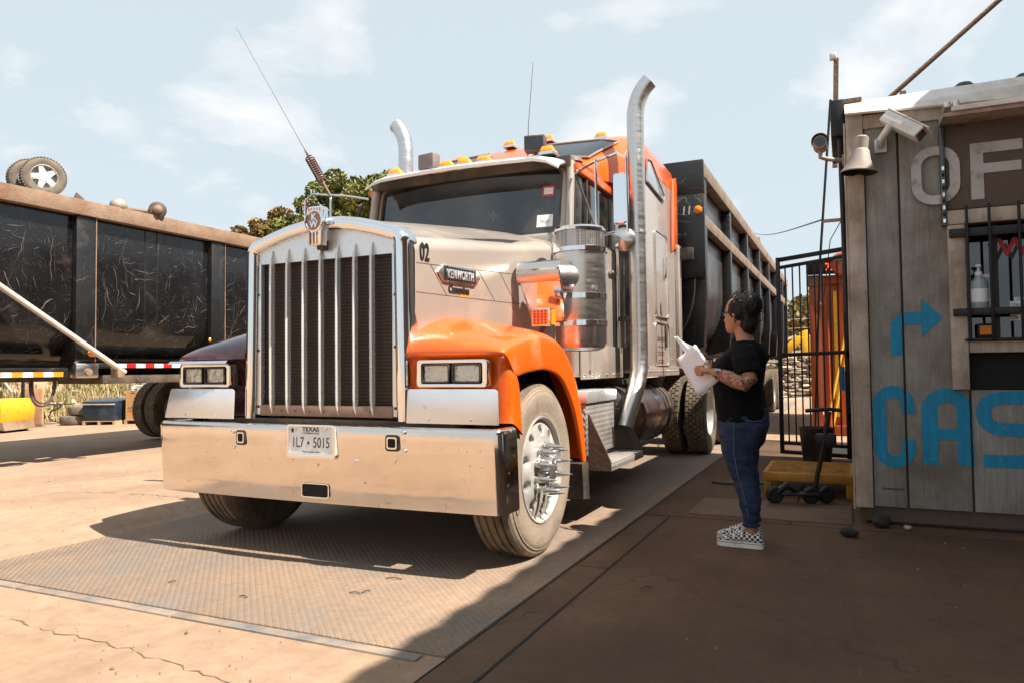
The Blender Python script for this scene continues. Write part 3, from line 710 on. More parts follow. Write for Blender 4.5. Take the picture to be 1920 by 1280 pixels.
# ---- extra metals
m = mat('perforated', (.45, .42, .40), .35, .9, .1, 5)
_nt = m.node_tree; _v = _nt.nodes.new('ShaderNodeTexVoronoi'); _v.inputs['Scale'].default_value = 95; _v.inputs['Randomness'].default_value = 0
_t = _nt.nodes.new('ShaderNodeTexCoord'); _nt.links.new(_t.outputs['Object'], _v.inputs['Vector'])
_r = _nt.nodes.new('ShaderNodeMapRange'); _r.inputs[1].default_value = .32; _r.inputs[2].default_value = .38; _nt.links.new(_v.outputs['Distance'], _r.inputs[0])
_old = _nt.nodes['Principled BSDF'].inputs['Base Color'].links[0].from_socket
_m = _nt.nodes.new('ShaderNodeMix'); _m.data_type = 'RGBA'; _nt.links.new(_r.outputs[0], _m.inputs[0]); _m.inputs[6].default_value = (.03, .028, .026, 1); _nt.links.new(_old, _m.inputs[7]); _nt.links.new(_m.outputs[2], _nt.nodes['Principled BSDF'].inputs['Base Color'])
m = mat('diamond_alu', (.36, .35, .34), .42, .7, .15, 5, (.22, .16, .11), .3, 4, .5)
_nt = m.node_tree; _v = _nt.nodes.new('ShaderNodeTexVoronoi'); _v.inputs['Scale'].default_value = 38; _v.inputs['Randomness'].default_value = 0
_mp = _nt.nodes.new('ShaderNodeMapping'); _mp.inputs['Rotation'].default_value = (0, R(45), R(45)); _t = _nt.nodes.new('ShaderNodeTexCoord'); _nt.links.new(_t.outputs['Object'], _mp.inputs[0]); _nt.links.new(_mp.outputs[0], _v.inputs['Vector'])
_b = _nt.nodes.new('ShaderNodeBump'); _b.inputs['Strength'].default_value = 1; _b.inputs['Distance'].default_value = .01; _b.invert = True; _nt.links.new(_v.outputs['Distance'], _b.inputs['Height']); _nt.links.new(_b.outputs[0], _nt.nodes['Principled BSDF'].inputs['Normal'])
# ---- cab
cabl = MB(); cabl.box(-.98, .98, 1.86, 3.12, 1.05, 2.17)
cab = cabl.build('cab', 'silver_paint', T, bevel=.03, seg=3)
MB().box(-.93, .93, 1.93, 3.05, 2.172, 2.18).build('cab_floor_trim', 'seat_cloth', cab)
MB().box(-.90, .90, 1.95, 2.25, 2.175, 2.235).build('dashboard', 'black_plastic', cab, bevel=.02)
MB().box(-.93, .93, 1.99, 3.02, 2.70, 2.722).build('headliner', 'seat_cloth', cab)
MB().box(-.97, .97, 3.02, 3.11, 2.17, 2.74).build('cab_rear_wall', 'seat_cloth', cab)
rf = []
for y, z in ((2.0, 2.745), (2.04, 2.765), (2.15, 2.785), (2.4, 2.80), (3.12, 2.80)):
    ring = [(-.93, y, 2.725), (-.945, y, z-.02), (-.86, y, z), (-.4, y, z+.025), (0, y, z+.03), (.4, y, z+.025), (.86, y, z), (.945, y, z-.02), (.93, y, 2.725)]
    rf.append(ring)
MB().loft(rf).build('cab_roof', 'orange_paint', T, smooth=50)
for s in (-1, 1):
    MB().tube([(s*.93, 1.91, 2.15), (s*.915, 2.01, 2.74)], .035, 10).build('windshield_pillar', 'silver_paint', T)
    MB().box(min(s*.91, s*.975), max(s*.91, s*.975), 2.98, 3.12, 2.15, 2.735).build('rear_pillar', 'silver_paint', T, bevel=.01)
    MB().prism([(1.97, 2.172), (2.99, 2.172), (2.99, 2.66), (2.03, 2.66)], 'x', s*.945-.004, s*.945+.004).build('door_window', 'windshield_glass', T)
    MB().bar((s*.955, 2.22, 2.17), (s*.955, 2.25, 2.66), .03).build('window_divider', 'black_plastic', T)
    # orange drip band above the door window and the door seams
    MB().box(min(s*.94, s*.985), max(s*.94, s*.985), 1.99, 3.1, 2.655, 2.72).build('door_header', 'orange_paint', T, bevel=.01)
    dr = MB(); ring_frame(dr, rrect(2.0, 2.98, 1.12, 2.165, .05), rrect(2.008, 2.972, 1.128, 2.157, .045), 'x', min(s*.978, s*.984), max(s*.978, s*.984)); dr.build('door_seam', 'decal_black', T)
    MB().bar((s*1.0, 2.75, 1.95), (s*1.0, 2.92, 1.95), .02, .035).build('door_handle', 'chrome', T, bevel=.004)
# windshield: curved pane with a rubber seal and steel surround
def ws(u, v, off=0.):
    x = u; y = 1.885 + .10*(v-2.16)/.52 + .05*(u/.82)**2 - off
    return (x, y, v)
o1 = rrect(-.885, .885, 2.125, 2.745, .12, 7); o2 = rrect(-.852, .852, 2.158, 2.725, .10, 7); o3 = rrect(-.838, .838, 2.172, 2.712, .09, 7)
MB().loft([[ws(u, v, -.02) for u, v in o1], [ws(u, v, .02) for u, v in o1], [ws(u, v, .028) for u, v in o2], [ws(u, v, .0) for u, v in o2]], True, False).build('windshield_surround', 'silver_paint', T)
MB().loft([[ws(u, v, .0) for u, v in o2], [ws(u, v, .034) for u, v in o2], [ws(u, v, .034) for u, v in o3], [ws(u, v, .0) for u, v in o3]], True, False).build('windshield_seal', 'black_rubber', T)
mb = MB(); nu, nv = 16, 5
for j in range(nv+1):
    for i in range(nu+1):
        mb.v.append(ws(lerp(-.845, .845, i/nu), lerp(2.165, 2.718, j/nv), .012))
for j in range(nv):
    for i in range(nu): mb.f.append((j*(nu+1)+i, j*(nu+1)+i+1, (j+1)*(nu+1)+i+1, (j+1)*(nu+1)+i))
wsg = mb.build('windshield', 'windshield_glass', T)
for (u, v, w, h, mname) in ((.735, 2.52, .05, .045, 'decal_red'), (.72, 2.275, .065, .05, 'decal_white')):
    if mname == 'decal_red': mat('decal_red', (.55, .05, .03), .5)
    st = MB().add([ws(u-w, v-h, .015), ws(u+w, v-h, .015), ws(u+w, v+h, .015), ws(u-w, v+h, .015)], [(0, 1, 2, 3)]).build('sticker', mname, wsg)
    if mname == 'decal_red':
        MB().add([ws(u-w*.7, v-h*.6, .017), ws(u+w*.8, v-h*.6, .017), ws(u+w*.8, v+h*.6, .017), ws(u-w*.7, v+h*.6, .017)], [(0, 1, 2, 3)]).build('sticker_print', 'decal_white', st)
    else:
        text('lettering', '01-22', .03, 'decal_black', Vector(ws(u, v-.005, .018)), FRONT, st, 1., .0005)
# hanging ornament, curtain, seats, wheel
orn = MB(); orn.tube([(.18, 2.12, 2.62), (.18, 2.12, 2.45)], .0015, 4)
MB().prism([(.18+.05*math.cos(R(45*k))*(1 if k % 2 == 0 else .62), 2.40+.05*math.sin(R(45*k))*(1 if k % 2 == 0 else .62)) for k in range(8)], 'y', 2.118, 2.122).build('ornament', 'decal_white', T)
orn.build('ornament_string', 'decal_white', T)
cr_ = []
for i in range(25):
    t = i/24; cr_.append([(lerp(.62, .86, t), 2.08+.025*math.sin(i*1.9), 2.19), (lerp(.70, .88, t), 2.08+.025*math.sin(i*1.9), 2.66)])
MB().loft(cr_, False, False).build('curtain', 'cloth_curtain', T)
for s in (-1, 1):
    st = MB().box(s*.48-.25, s*.48+.25, 2.45, 2.95, 2.18, 2.24).box(s*.48-.24, s*.48+.24, 2.80, 2.95, 2.2, 2.62).build('seat', 'seat_cloth', T, bevel=.04, seg=3)
MB().lathe([(.20+.014*math.cos(R(45*k)), .014*math.sin(R(45*k))) for k in range(9)], (0, 0, 0), 'y', 28).xf(Matrix.Translation((.48, 2.28, 2.26)) @ Matrix.Rotation(R(35), 4, 'X')).build('steering_wheel', 'black_plastic', T)
MB().box(-.93, -.90, 2.0, 3.0, 2.18, 2.64).build('door_sky_blocker', 'seat_cloth', T)  # dark sheet added to block bright sky through the far door window
for x0, x1, h in ((-.25, .18, .0), (.05, .42, -.02)):
    MB().tube([ws(x0, 2.20+h, .05), ws((x0+x1)/2, 2.235+h, .055), ws(x1, 2.215+h, .045)], .008, 6).build('wiper', 'black_plastic', T)
# ---- sun visor over the windshield
rg = []
for x, dz in ((-.875, -.055), (-.80, -.022), (-.70, -.005), (-.35, .0), (0, .004), (.35, .0), (.70, -.005), (.80, -.03), (.89, -.085)):
    c = .06*(x/.88)**2
    rg.append([(x, 1.72+c, 2.712+dz*.9), (x, 1.715+c, 2.735+dz), (x, 1.80+c*.6, 2.775+dz), (x, 2.0, 2.80+dz*.6), (x, 2.0, 2.785+dz*.6), (x, 1.80+c*.6, 2.76+dz), (x, 1.735+c, 2.722+dz)])
MB().loft(rg).build('sun_visor', 'alu_plate', T, smooth=30)
MB().box(-.93, .93, 1.955, 1.998, 2.70, 2.778).build('visor_backing', 'frame_black', T)
# ---- marker lights
def marker(x, y, z, proto=[]):
    if not proto:
        mb = MB().loft([[(-.055, -.055, 0), (.055, -.055, 0), (.055, .08, 0), (-.055, .08, 0)], [(-.052, -.05, .025), (.052, -.05, .025), (.05, .07, .025), (-.05, .07, .025)], [(-.045, -.03, .055), (.045, -.03, .055), (.03, .05, .04), (-.03, .05, .04)]])
        o = mb.build('marker_light', 'amber_lens', T, bevel=.006); proto.append(o)
        b = MB().box(-.06, .06, -.06, .09, -.02, .002).build('lamp_base', 'chrome', o)
    else: o = copy_tree(proto[0], T)
    o.location = (x, y, z)
for x in (-.66, -.15, .02, .20, .76): marker(x, 1.93, 2.805)
for x, y, z in ((-.74, 3.28, 3.27), (-.22, 3.36, 3.385), (.20, 3.36, 3.385), (.74, 3.40, 3.345)): marker(x, y, z)
for x, y, z, rz, m_ in ((-.33, 1.93, 2.875, 170, 'tan_grey'), (.62, 2.0, 2.915, 12, 'frame_black')):
    if m_ == 'tan_grey': mat('tan_grey', (.20, .16, .15), .5, .1)
    w = MB().box(-.085, .085, -.05, .05, -.065, .065).build('work_light', m_, T, bevel=.012)
    w.location = (x, y, z); w.rotation_euler = (0, 0, R(rz))
    MB().box(-.07, .07, -.0535, -.0505, -.05, .05).build('work_lens', 'window_black', w)
    MB().box(-.012, .012, -.01, .01, -.12, -.06).build('work_stem', 'frame_black', w)
MB().tube([(.53, 2.05, 2.81), (.535, 2.06, 3.1), (.575, 2.08, 3.62)], [.006, .003, .002], 5).build('roof_antenna', 'frame_black', T)
MB().lathe([(.09, 0), (.085, .03), (.05, .05), (.0005, .055)], (.84, 2.25, 2.80), 'z', 14).build('roof_beacon', 'tan_grey', T)

# ---- sleeper
slp = MB().box(-1.12, 1.12, 3.14, 4.88, 1.06, 3.13).build('sleeper', 'silver_paint', T, bevel=.05, seg=3)
def cap_ring(y, w, zb, zc):
    half = [(w, zb), (w, lerp(zb, zc, .45)), (w*.985, lerp(zb, zc, .68)), (w*.93, lerp(zb, zc, .86)), (w*.80, lerp(zb, zc, .95)), (w*.4, lerp(zb, zc, .99))]
    return [(x, y, z) for x, z in half] + [(0, y, zc)] + [(-x, y, z) for x, z in reversed(half)]
CAP = [(2.50, .80, 2.77, 2.835), (2.62, .87, 2.77, 2.92), (2.85, .96, 2.77, 3.08), (3.10, 1.05, 2.77, 3.235), (3.28, 1.10, 2.80, 3.325), (3.45, 1.123, 3.06, 3.375), (3.7, 1.123, 3.08, 3.40), (4.3, 1.123, 3.08, 3.40), (4.80, 1.123, 3.08, 3.38), (4.90, 1.09, 3.08, 3.34)]
MB().loft([cap_ring(*c) for c in CAP], True, True).build('sleeper_roof', 'orange_paint', T, smooth=50)
def cap_pt(y, u, off=.012):
    w = interp([(c[0], c[1]) for c in CAP], y); zb = interp([(c[0], c[2]) for c in CAP], y); zc = interp([(c[0], c[3]) for c in CAP], y)
    a = abs(u)
    z = interp([(0, 1.), (.4, .99), (.8, .95), (.93, .86), (.985, .68), (1, .45)], a)
    return (u*w, y-off*.7, lerp(zb, zc, z)+off)
for ua, ub, ya, yb in ((.22, .93, 2.70, 3.14), (-.90, -.30, 2.70, 3.12)):
    mb = MB(); n1, n2 = 10, 5
    for j in range(n2+1):
        for i in range(n1+1): mb.v.append(cap_pt(lerp(ya, yb, j/n2), lerp(ua, ub, i/n1)))
    for j in range(n2):
        for i in range(n1): mb.f.append((j*(n1+1)+i, j*(n1+1)+i+1, (j+1)*(n1+1)+i+1, (j+1)*(n1+1)+i))
    g = mb.build('roof_window', 'window_black', T)
    ed = [cap_pt(ya, lerp(ua, ub, k/8), .016) for k in range(9)] + [cap_pt(lerp(ya, yb, k/4), ub, .016) for k in range(1, 5)] + [cap_pt(yb, lerp(ub, ua, k/8), .016) for k in range(1, 9)] + [cap_pt(lerp(yb, ya, k/4), ua, .016) for k in range(1, 5)]
    MB().tube(ed, .010, 6).build('window_trim', 'silver_paint', g)
MB().box(-1.108, 1.108, 3.124, 3.139, 1.1, 2.74).build('sleeper_front_shade', 'black_plastic', T)  # near-black sheet, puts the shade on the sleeper's front face into colour
for s in (-1, 1):
    MB().prism([(4.62, 2.38), (4.93, 2.46), (4.95, 3.18), (4.90, 3.26), (4.72, 3.2), (4.66, 2.9)], 'x', min(s*1.121, s*1.14), max(s*1.121, s*1.14)).build('sleeper_fairing', 'orange_paint', T, bevel=.006)
    MB().box(min(s*1.06, s*1.15), max(s*1.06, s*1.15), 4.90, 5.05, 1.1, 2.5).build('rear_extender', 'silver_paint', T, bevel=.01)
    def SX(a, b): return (min(s*a, s*b), max(s*a, s*b))
    # upper side window
    q = [(3.56, 2.92), (4.28, 2.86), (4.30, 2.93), (3.75, 3.16), (3.58, 3.14)]
    wn_ = MB().prism(q, 'x', *SX(1.121, 1.132)).build('side_window', mat('tint_pane', (.32, .36, .40), .12, .3, .1), T, bevel=.004)
    MB().tube([(s*1.134, y, z) for y, z in q+[q[0]]], .010, 6).build('window_trim', 'chrome', wn_)
    # hatches
    for nm, (y0, y1, z0, z1) in (('side_hatch', (3.88, 4.42, 1.63, 2.50)), ('baggage_door', (3.84, 4.42, 1.13, 1.56))):
        h = MB().prism(rrect(y0, y1, z0, z1, .06), 'x', *SX(1.121, 1.127)).build(nm, 'silver_paint', T)
        f_ = MB(); ring_frame(f_, rrect(y0-.012, y1+.012, z0-.012, z1+.012, .07), rrect(y0+.006, y1-.006, z0+.006, z1-.006, .055), 'x', *SX(1.121, 1.136)); f_.build('hatch_trim', 'chrome', h, bevel=.003)
        MB().box(*SX(1.128, 1.15), y1-.19, y1-.13, (z0+z1)/2-.02, (z0+z1)/2+.20).build('latch', 'chrome' if nm == 'side_hatch' else 'black_plastic', h, bevel=.006)
        if nm == 'baggage_door' and s > 0:
            for t_, sz, zz_ in (('TRANSPORT', .075, 1.40),):
                text('lettering', t_, sz, 'decal_brown', (1.1285, 4.06, zz_), SIDE, h, .8, .0008)
    if s > 0:
        # the smaller lines under it are too worn to read: plain faded strips
        for zz_, w_ in ((1.325, .26), (1.27, .30), (1.245, .28), (1.19, .26), (1.165, .28)):
            MB().box(1.1275, 1.1285, 4.06-w_/2, 4.06+w_/2, zz_-.008, zz_+.008).build('faded_print', 'decal_brown', h)
    MB().box(*SX(1.115, 1.135), 3.16, 4.9, 1.03, 1.125).build('skirt_rail', 'silver_paint', T, bevel=.006)
    bolts([(s*1.135, 3.25+.1*k, 1.078) for k in range(16)], .011, T, 'x' if s > 0 else 'x', 'chrome', 'rivet')
    bolts([(s*1.121, 3.5, 1.2+.12*k) for k in range(14)] + [(s*1.121, 4.6, 1.2+.12*k) for k in range(10)], .006, T, 'x', 'silver_paint', 'rivet')
    # cab skirt below the door
    MB().box(*SX(.985, 1.0), 1.95, 3.1, 1.03, 1.30).build('cab_skirt', 'silver_paint', T, bevel=.006)
    bolts([(s*1.0, 2.0+.2*k, 1.06) for k in range(6)], .012, T, 'x', 'chrome', 'rivet')
    # grab handle and trim strips
    MB().tube([(s*1.03, 3.05, 1.3), (s*1.03, 3.05, 2.1)], .014, 8).build('grab_rail', 'black_plastic', T)
    MB().tube([(s*1.0, 2.15, 1.1), (s*1.0, 2.15, 2.1)], .03, 8).build('cowl_tube', 'silver_paint', T)
    # air cleaner
    ax, ay = s*1.13, 1.58
    ac = MB().lathe([(.12, 1.24), (.165, 1.26), (.183, 1.30), (.183, 1.93), (.183, 1.95), (.12, 1.96)], (ax, ay, 0), 'z', 40).build('air_cleaner', 'brushed_steel', T)
    MB().lathe([(.176, 1.955), (.176, 2.09)], (ax, ay, 0), 'z', 40).build('intake_screen', 'perforated', ac)
    MB().lathe([(.183, 2.085), (.186, 2.10), (.175, 2.115), (.10, 2.13), (.0005, 2.135)], (ax, ay, 0), 'z', 40).build('cap', 'chrome', ac)
    for z in (1.43, 1.62):
        MB().lathe([(.183, z-.018), (.189, z-.018), (.189, z+.018), (.183, z+.018)], (ax, ay, 0), 'z', 40).build('clamp_band', 'chrome', ac)
        MB().box(ax-.12*1-.02, ax-.12+.02, ay-.165, ay-.14, z-.02, z+.02).build('clamp_buckle', 'chrome', ac, bevel=.004)
    MB().lathe([(.184, 1.93), (.196, 1.935), (.196, 1.965), (.184, 1.97)], (ax, ay, 0), 'z', 40).build('collar', 'chrome', ac)
    # intake box between hood and air cleaner
    it = MB().prism([(s*.79, 1.80), (s*1.105, 1.80), (s*1.105, 1.54), (s*1.095, 1.48), (s*1.06, 1.44), (s*.87, 1.44), (s*.84, 1.47)], 'y', 0, .03)
    it.v = [(x, 1.205+y+(1.80-z)*.40, z) for x, y, z in it.v]
    it = it.build('intake_shield', 'chrome', T, bevel=.006)
    rr2 = []
    for k in range(9):
        a = R(-10+200*k/8); rr2.append([(s*.79, 1.285-.075*math.sin(a)*1.0, 1.775+.085*math.cos(a)), (s*1.105, 1.285-.075*math.sin(a), 1.775+.085*math.cos(a))])
    MB().loft(rr2, False, False).build('intake_roll', 'brushed_steel', it)
    MB().tube([(s*1.0, 1.30, 1.75), (s*1.08, 1.42, 1.75), (s*1.12, 1.5, 1.75)], .10, 16).build('intake_pipe', 'brushed_steel', it)
    # turn signal
    ts = MB().box(*SX(1.02, 1.15), .93, 1.02, 1.385, 1.50).build('turn_signal', 'chrome', T, bevel=.006)
    MB().box(*SX(1.03, 1.14), .922, .931, 1.395, 1.49).build('signal_lens', 'amber_lens', ts)
    MB().box(*SX(1.148, 1.158), .94, 1.01, 1.395, 1.49).build('signal_lens', 'amber_lens', ts)
    dots = MB()
    for i in range(4):
        for j in range(5): dots.lathe([(.0085, 0), (.0085, -.003), (.0005, -.004)], (s*1.047+s*.025*i, .9215, 1.405+.019*j), 'y', 7)
    stuff(dots.build('lens_dots', 'red_lens', ts))
    MB().tube([(s*1.09, .98, 1.39), (s*1.05, .98, 1.33)], .015, 6).build('signal_stem', 'black_plastic', ts)
    # exhaust stack
    sx_, sy_ = s*1.20, 2.92
    pts = [(sx_-s*.05, sy_-.35, .62), (sx_-s*.03, sy_-.30, .74), (sx_-s*.01, sy_-.12, .92), (sx_, sy_-.02, 1.08), (sx_, sy_, 1.25), (sx_, sy_, 2.2), (sx_, sy_, 3.33)]
    for k in range(1, 8):
        a = R(60*k/7); pts.append((sx_+s*.26*(1-math.cos(a)), sy_+.02*k/7, 3.33+.36*math.sin(a)))
    mb = MB().tube(pts, .075, 20, cap=False)
    stk = mb.build('exhaust_stack', 'brushed_steel', T)
    MB().tube([Vector(p) for p in pts[-5:]], .070, 16, cap=False).build('stack_bore', 'dark_cavity', stk)
    for z in (1.12, 2.3): MB().lathe([(.076, z-.012), (.080, z-.01), (.080, z+.01), (.076, z+.012)], (sx_, sy_, 0), 'z', 20).build('stack_clamp', 'brushed_steel', stk)
    MB().bar((s*1.0, 3.0, 1.55), (s*1.16, 2.95, 1.55), .04).build('stack_bracket', 'frame_black', stk)
    # fuel tank
    tk = MB().lathe([(.0005, 2.72), (.26, 2.72), (.29, 2.74), (.30, 2.78), (.30, 4.5), (.29, 4.54), (.26, 4.56), (.0005, 4.56)], (s*.86, 0, .66), 'y', 36).build('fuel_tank', 'tank_metal', T)
    for y in (3.25, 4.3): MB().lathe([(.300, y-.03), (.309, y-.03), (.309, y+.03), (.300, y+.03)], (s*.86, 0, .66), 'y', 36).build('tank_strap', 'black_rubber', tk)
    # battery box and step
    bx = MB().box(*SX(.62, 1.13), 1.66, 2.36, .48, .86).build('battery_box', 'diamond_alu', T, bevel=.006)
    MB().box(*SX(.60, 1.15), 1.64, 2.38, .862, .95).build('box_lid', 'alu_plate', bx, bevel=.01)
    stp = MB().box(*SX(1.0, 1.30), 1.72, 2.62, .375, .435).build('step', 'diamond_alu', T, bevel=.006)
    for y in (1.70, 2.60): MB().prism([(s*.98, .38), (s*1.30, .38), (s*1.30, .44), (s*1.14, .78), (s*.98, .78)], 'y', y, y+.015).build('step_bracket', 'frame_black', stp)
    MB().box(*SX(.9, 1.05), 1.60, 2.1, .30, .36).build('step_hanger', 'frame_black', stp)
# ---- mirrors
for s in (-1, 1):
    mx = s*1.40; my = 1.70
    fr = MB().tube([(s*.97, 1.95, 2.63), (s*1.15, 1.85, 2.66), (mx-s*.02, my, 2.665), (mx+s*.05, my-.01, 2.62), (mx+s*.055, my-.01, 2.0)], .011, 8)
    mir = fr.build('mirror_frame', 'chrome', T)
    MB().tube([(s*.97, 1.95, 2.12), (s*1.2, 1.82, 2.10), (mx+s*.055, my-.01, 2.10)], .011, 8).build('mirror_arm', 'chrome', mir)
    MB().tube([(mx-s*.19, my+.03, 2.66), (mx-s*.19, my+.03, 2.10)], .010, 8).build('mirror_arm', 'chrome', mir)
    MB().tube([(s*.99, 1.92, 2.60), (s*1.2, 1.80, 2.10)], .010, 8).build('mirror_brace', 'black_plastic', mir)
    if s > 0:
        hd = MB().box(mx-.055, mx+.055, my-.01, my+.05, 2.14, 2.52).build('mirror_head', 'chrome', mir, bevel=.022, seg=3)
        MB().prism(rrect(mx-.046, mx+.046, 2.155, 2.505, .02), 'y', my-.0145, my-.0105).build('mirror_face', 'mirror_glass', hd)
        cv = MB().lathe([(.085, .03), (.085, .0), (.06, -.02), (.0005, -.03)], (mx+.02, my+.0, 2.035), 'y', 24).build('convex_mirror', 'brushed_steel', mir)
    else:
        hd = MB().box(mx-.09, mx-.02, my+.02, my+.09, 2.14, 2.5).build('mirror_head', 'chrome', mir, bevel=.022, seg=3)
# whip antenna with coil on the far mirror bracket
b = Vector((-1.22, 1.72, 2.665)); tip = Vector((-2.3, 1.72, 4.36)); d = (tip-b).normalized()
an = MB().tube([b-d*.04, b+d*.03, b+d*.13], .012, 7).build('whip_antenna', mat('antenna_brown', (.12, .05, .035), .5), T)
sp = []; u = d.cross(Vector((0, 1, 0))).normalized(); v = d.cross(u)
for k in range(150):
    a = k*2*math.pi/13; sp.append(b + d*(.13+.27*k/150) + (u*math.cos(a)+v*math.sin(a))*.036)
MB().tube(sp, .007, 5).build('antenna_coil', 'antenna_brown', an)
MB().tube([b+d*.12, b+d*.44, b+d*.5], [.009, .011, .005], 6).build('antenna_mast', 'antenna_brown', an)
MB().tube([b+d*.48, tip], [.003, .0017], 5).build('antenna_whip', 'frame_black', an)

# ================================================================== dump trailers
def scratch_mat(name, base, scr, amt, rough, metal=.0, streak=0.):
    m = mat(name, base, rough, metal, .35, 2.2, (.055, .038, .027), .10, 1.6, .2, rvar=.1)
    nt = m.node_tree; N = nt.nodes; L = nt.links; p = N['Principled BSDF']
    tcn = N.new('ShaderNodeTexCoord'); out = p.inputs['Base Color'].links[0].from_socket
    wob = N.new('ShaderNodeTexNoise'); wob.inputs['Scale'].default_value = 2.4; wob.inputs['Detail'].default_value = 3; L.new(tcn.outputs['Object'], wob.inputs['Vector'])
    ad = N.new('ShaderNodeVectorMath'); ad.operation = 'MULTIPLY_ADD'; L.new(wob.outputs['Color'], ad.inputs[0]); ad.inputs[1].default_value = (.3, .3, .3); L.new(tcn.outputs['Object'], ad.inputs[2])
    # long thin gouges in several directions, each kept to loose patches
    for k, (ang, fine, lng, lo) in enumerate(((8, 60, 1.3, .705), (38, 55, 1.5, .71), (72, 70, 1.2, .70), (-30, 58, 1.5, .715), (-62, 65, 1.4, .71), (90, 80, .8, .70), (20, 130, 4.0, .70), (-75, 140, 4.5, .70))):
        mp = N.new('ShaderNodeMapping'); mp.vector_type = 'TEXTURE'; mp.inputs['Rotation'].default_value = (R(ang), 0, 0); mp.inputs['Location'].default_value = (k*3.7, k*1.3, k*2.1); mp.inputs['Scale'].default_value = (1, 1/lng, 1/fine); L.new(ad.outputs[0], mp.inputs[0])
        nz = N.new('ShaderNodeTexNoise'); nz.inputs['Scale'].default_value = 1.0; nz.inputs['Detail'].default_value = 1.5; L.new(mp.outputs[0], nz.inputs['Vector'])
        q = N.new('ShaderNodeMapRange'); q.inputs[1].default_value = lo+.018; q.inputs[2].default_value = lo+.06; q.inputs[4].default_value = amt; L.new(nz.outputs['Fac'], q.inputs[0])
        mx = N.new('ShaderNodeMix'); mx.data_type = 'RGBA'; L.new(q.outputs[0], mx.inputs[0]); L.new(out, mx.inputs[6]); mx.inputs[7].default_value = (*[c*(1-.25*(k % 3)) for c in scr], 1); out = mx.outputs[2]
    nz = N.new('ShaderNodeTexNoise'); nz.inputs['Scale'].default_value = 66; nz.inputs['Detail'].default_value = 3; L.new(tcn.outputs['Object'], nz.inputs['Vector'])
    q = N.new('ShaderNodeMapRange'); q.inputs[1].default_value = .68; q.inputs[2].default_value = .72; q.inputs[4].default_value = amt*.8; L.new(nz.outputs['Fac'], q.inputs[0])
    mx = N.new('ShaderNodeMix'); mx.data_type = 'RGBA'; L.new(q.outputs[0], mx.inputs[0]); L.new(out, mx.inputs[6]); mx.inputs[7].default_value = (*scr, 1); out = mx.outputs[2]
    L.new(out, p.inputs['Base Color'])
    return m
scratch_mat('scratched_black', (.009, .009, .010), (.33, .26, .21), .62, .15)
scratch_mat('post_black', (.010, .010, .011), (.22, .16, .12), .5, .4)
scratch_mat('worn_grey', (.085, .08, .078), (.22, .20, .18), .35, .33, .5)
scratch_mat('speckled_black', (.010, .012, .013), (.35, .33, .30), .35, .35)
mat('rusty_rail', (.19, .10, .055), .75, .2, .35, 4, (.30, .22, .16), .45, 3, .4, bump=.3, bscale=30)
mat('tan_rail', (.22, .17, .13), .55, .3, .3, 4, (.12, .08, .055), .35, 5, .3)
mat('tape_red', (.55, .01, .01), .4); mat('tape_white', (.75, .75, .72), .4); mat('tape_orange', (.80, .26, .02), .4)

def tub_section(w, ztop, zs, zb, n=9):
    """half section of the round-bottomed tub, from the top down to the floor: (x, z)"""
    pts = [(w, ztop), (w, (ztop+zs)/2), (w, zs)]
    for k in range(1, n+1):
        a = R(90*k/n); pts.append((w-.55+.55*math.cos(a), zs-(zs-zb)*math.sin(a)))
    return pts
def trailer(tr, Xc, Y0, Y1, w, ztop, zs, zb, posts, panel, post, rail, midz=None, railh=.17):
    for side in (1, -1):
        rail_o = MB().box(*sorted((Xc+side*(w-.02), Xc+side*(w+.11))), Y0, Y1, ztop-railh, ztop).build('top_rail', rail, tr, bevel=.008)
        if midz: MB().box(*sorted((Xc+side*(w-.0), Xc+side*(w+.10))), Y0+.02, Y1, midz-.15, midz).build('mid_rail', rail, tr, bevel=.008)
        sec = tub_section(w-.03, ztop-.02, zs, zb)
        ends = [Y0+.05]+[p for p in posts]+[Y1-.05]
        for a, b in zip(ends, ends[1:]):
            if b-a < .1: continue
            MB().loft([[(Xc+side*x, y, z) for x, z in sec] for y in (a, (a+b)/2, b)], False, False).build('side_panel', panel, tr, smooth=60)
        for p, hw in [(p, .075) for p in posts]:
            if p < Y0+.01 or p > Y1: continue
            pf = [(w-.04, ztop-railh), (w+.095, ztop-railh), (w+.095, zs-.1), (w+.05, zb+.05), (w-.25, zb-.02), (w-.3, zb+.05), (w-.12, zs-.35), (w-.04, zs)]
            MB().prism([(Xc+side*x, z) for x, z in pf], 'y', p-hw, p+hw).build('post', post, tr, bevel=.006)
    full = tub_section(w-.03, ztop-.02, zs, zb); full = [(Xc+x, z) for x, z in full]+[(Xc-x, z) for x, z in reversed(tub_section(w-.03, ztop-.02, zs, zb))]
    MB().prism(full, 'y', Y0+.02, Y0+.06).build('front_wall', 'speckled_black', tr)
    MB().prism(full, 'y', Y1-.06, Y1-.02).build('tailgate', post, tr)
    MB().box(Xc-w+.5, Xc+w-.5, Y0+.1, Y1-.1, zb-.02, zb+.02).build('tub_floor', post, tr)
    MB().box(Xc-w+.1, Xc+w-.1, Y0+.15, Y1-.15, ztop-.75, ztop-.5).build('scrap_fill', 'rust_scrap', tr)
mat('rust_scrap', (.16, .09, .055), .8, .3, .5, 5, (.3, .22, .17), .3, 6, .3, bump=.8, bscale=8)

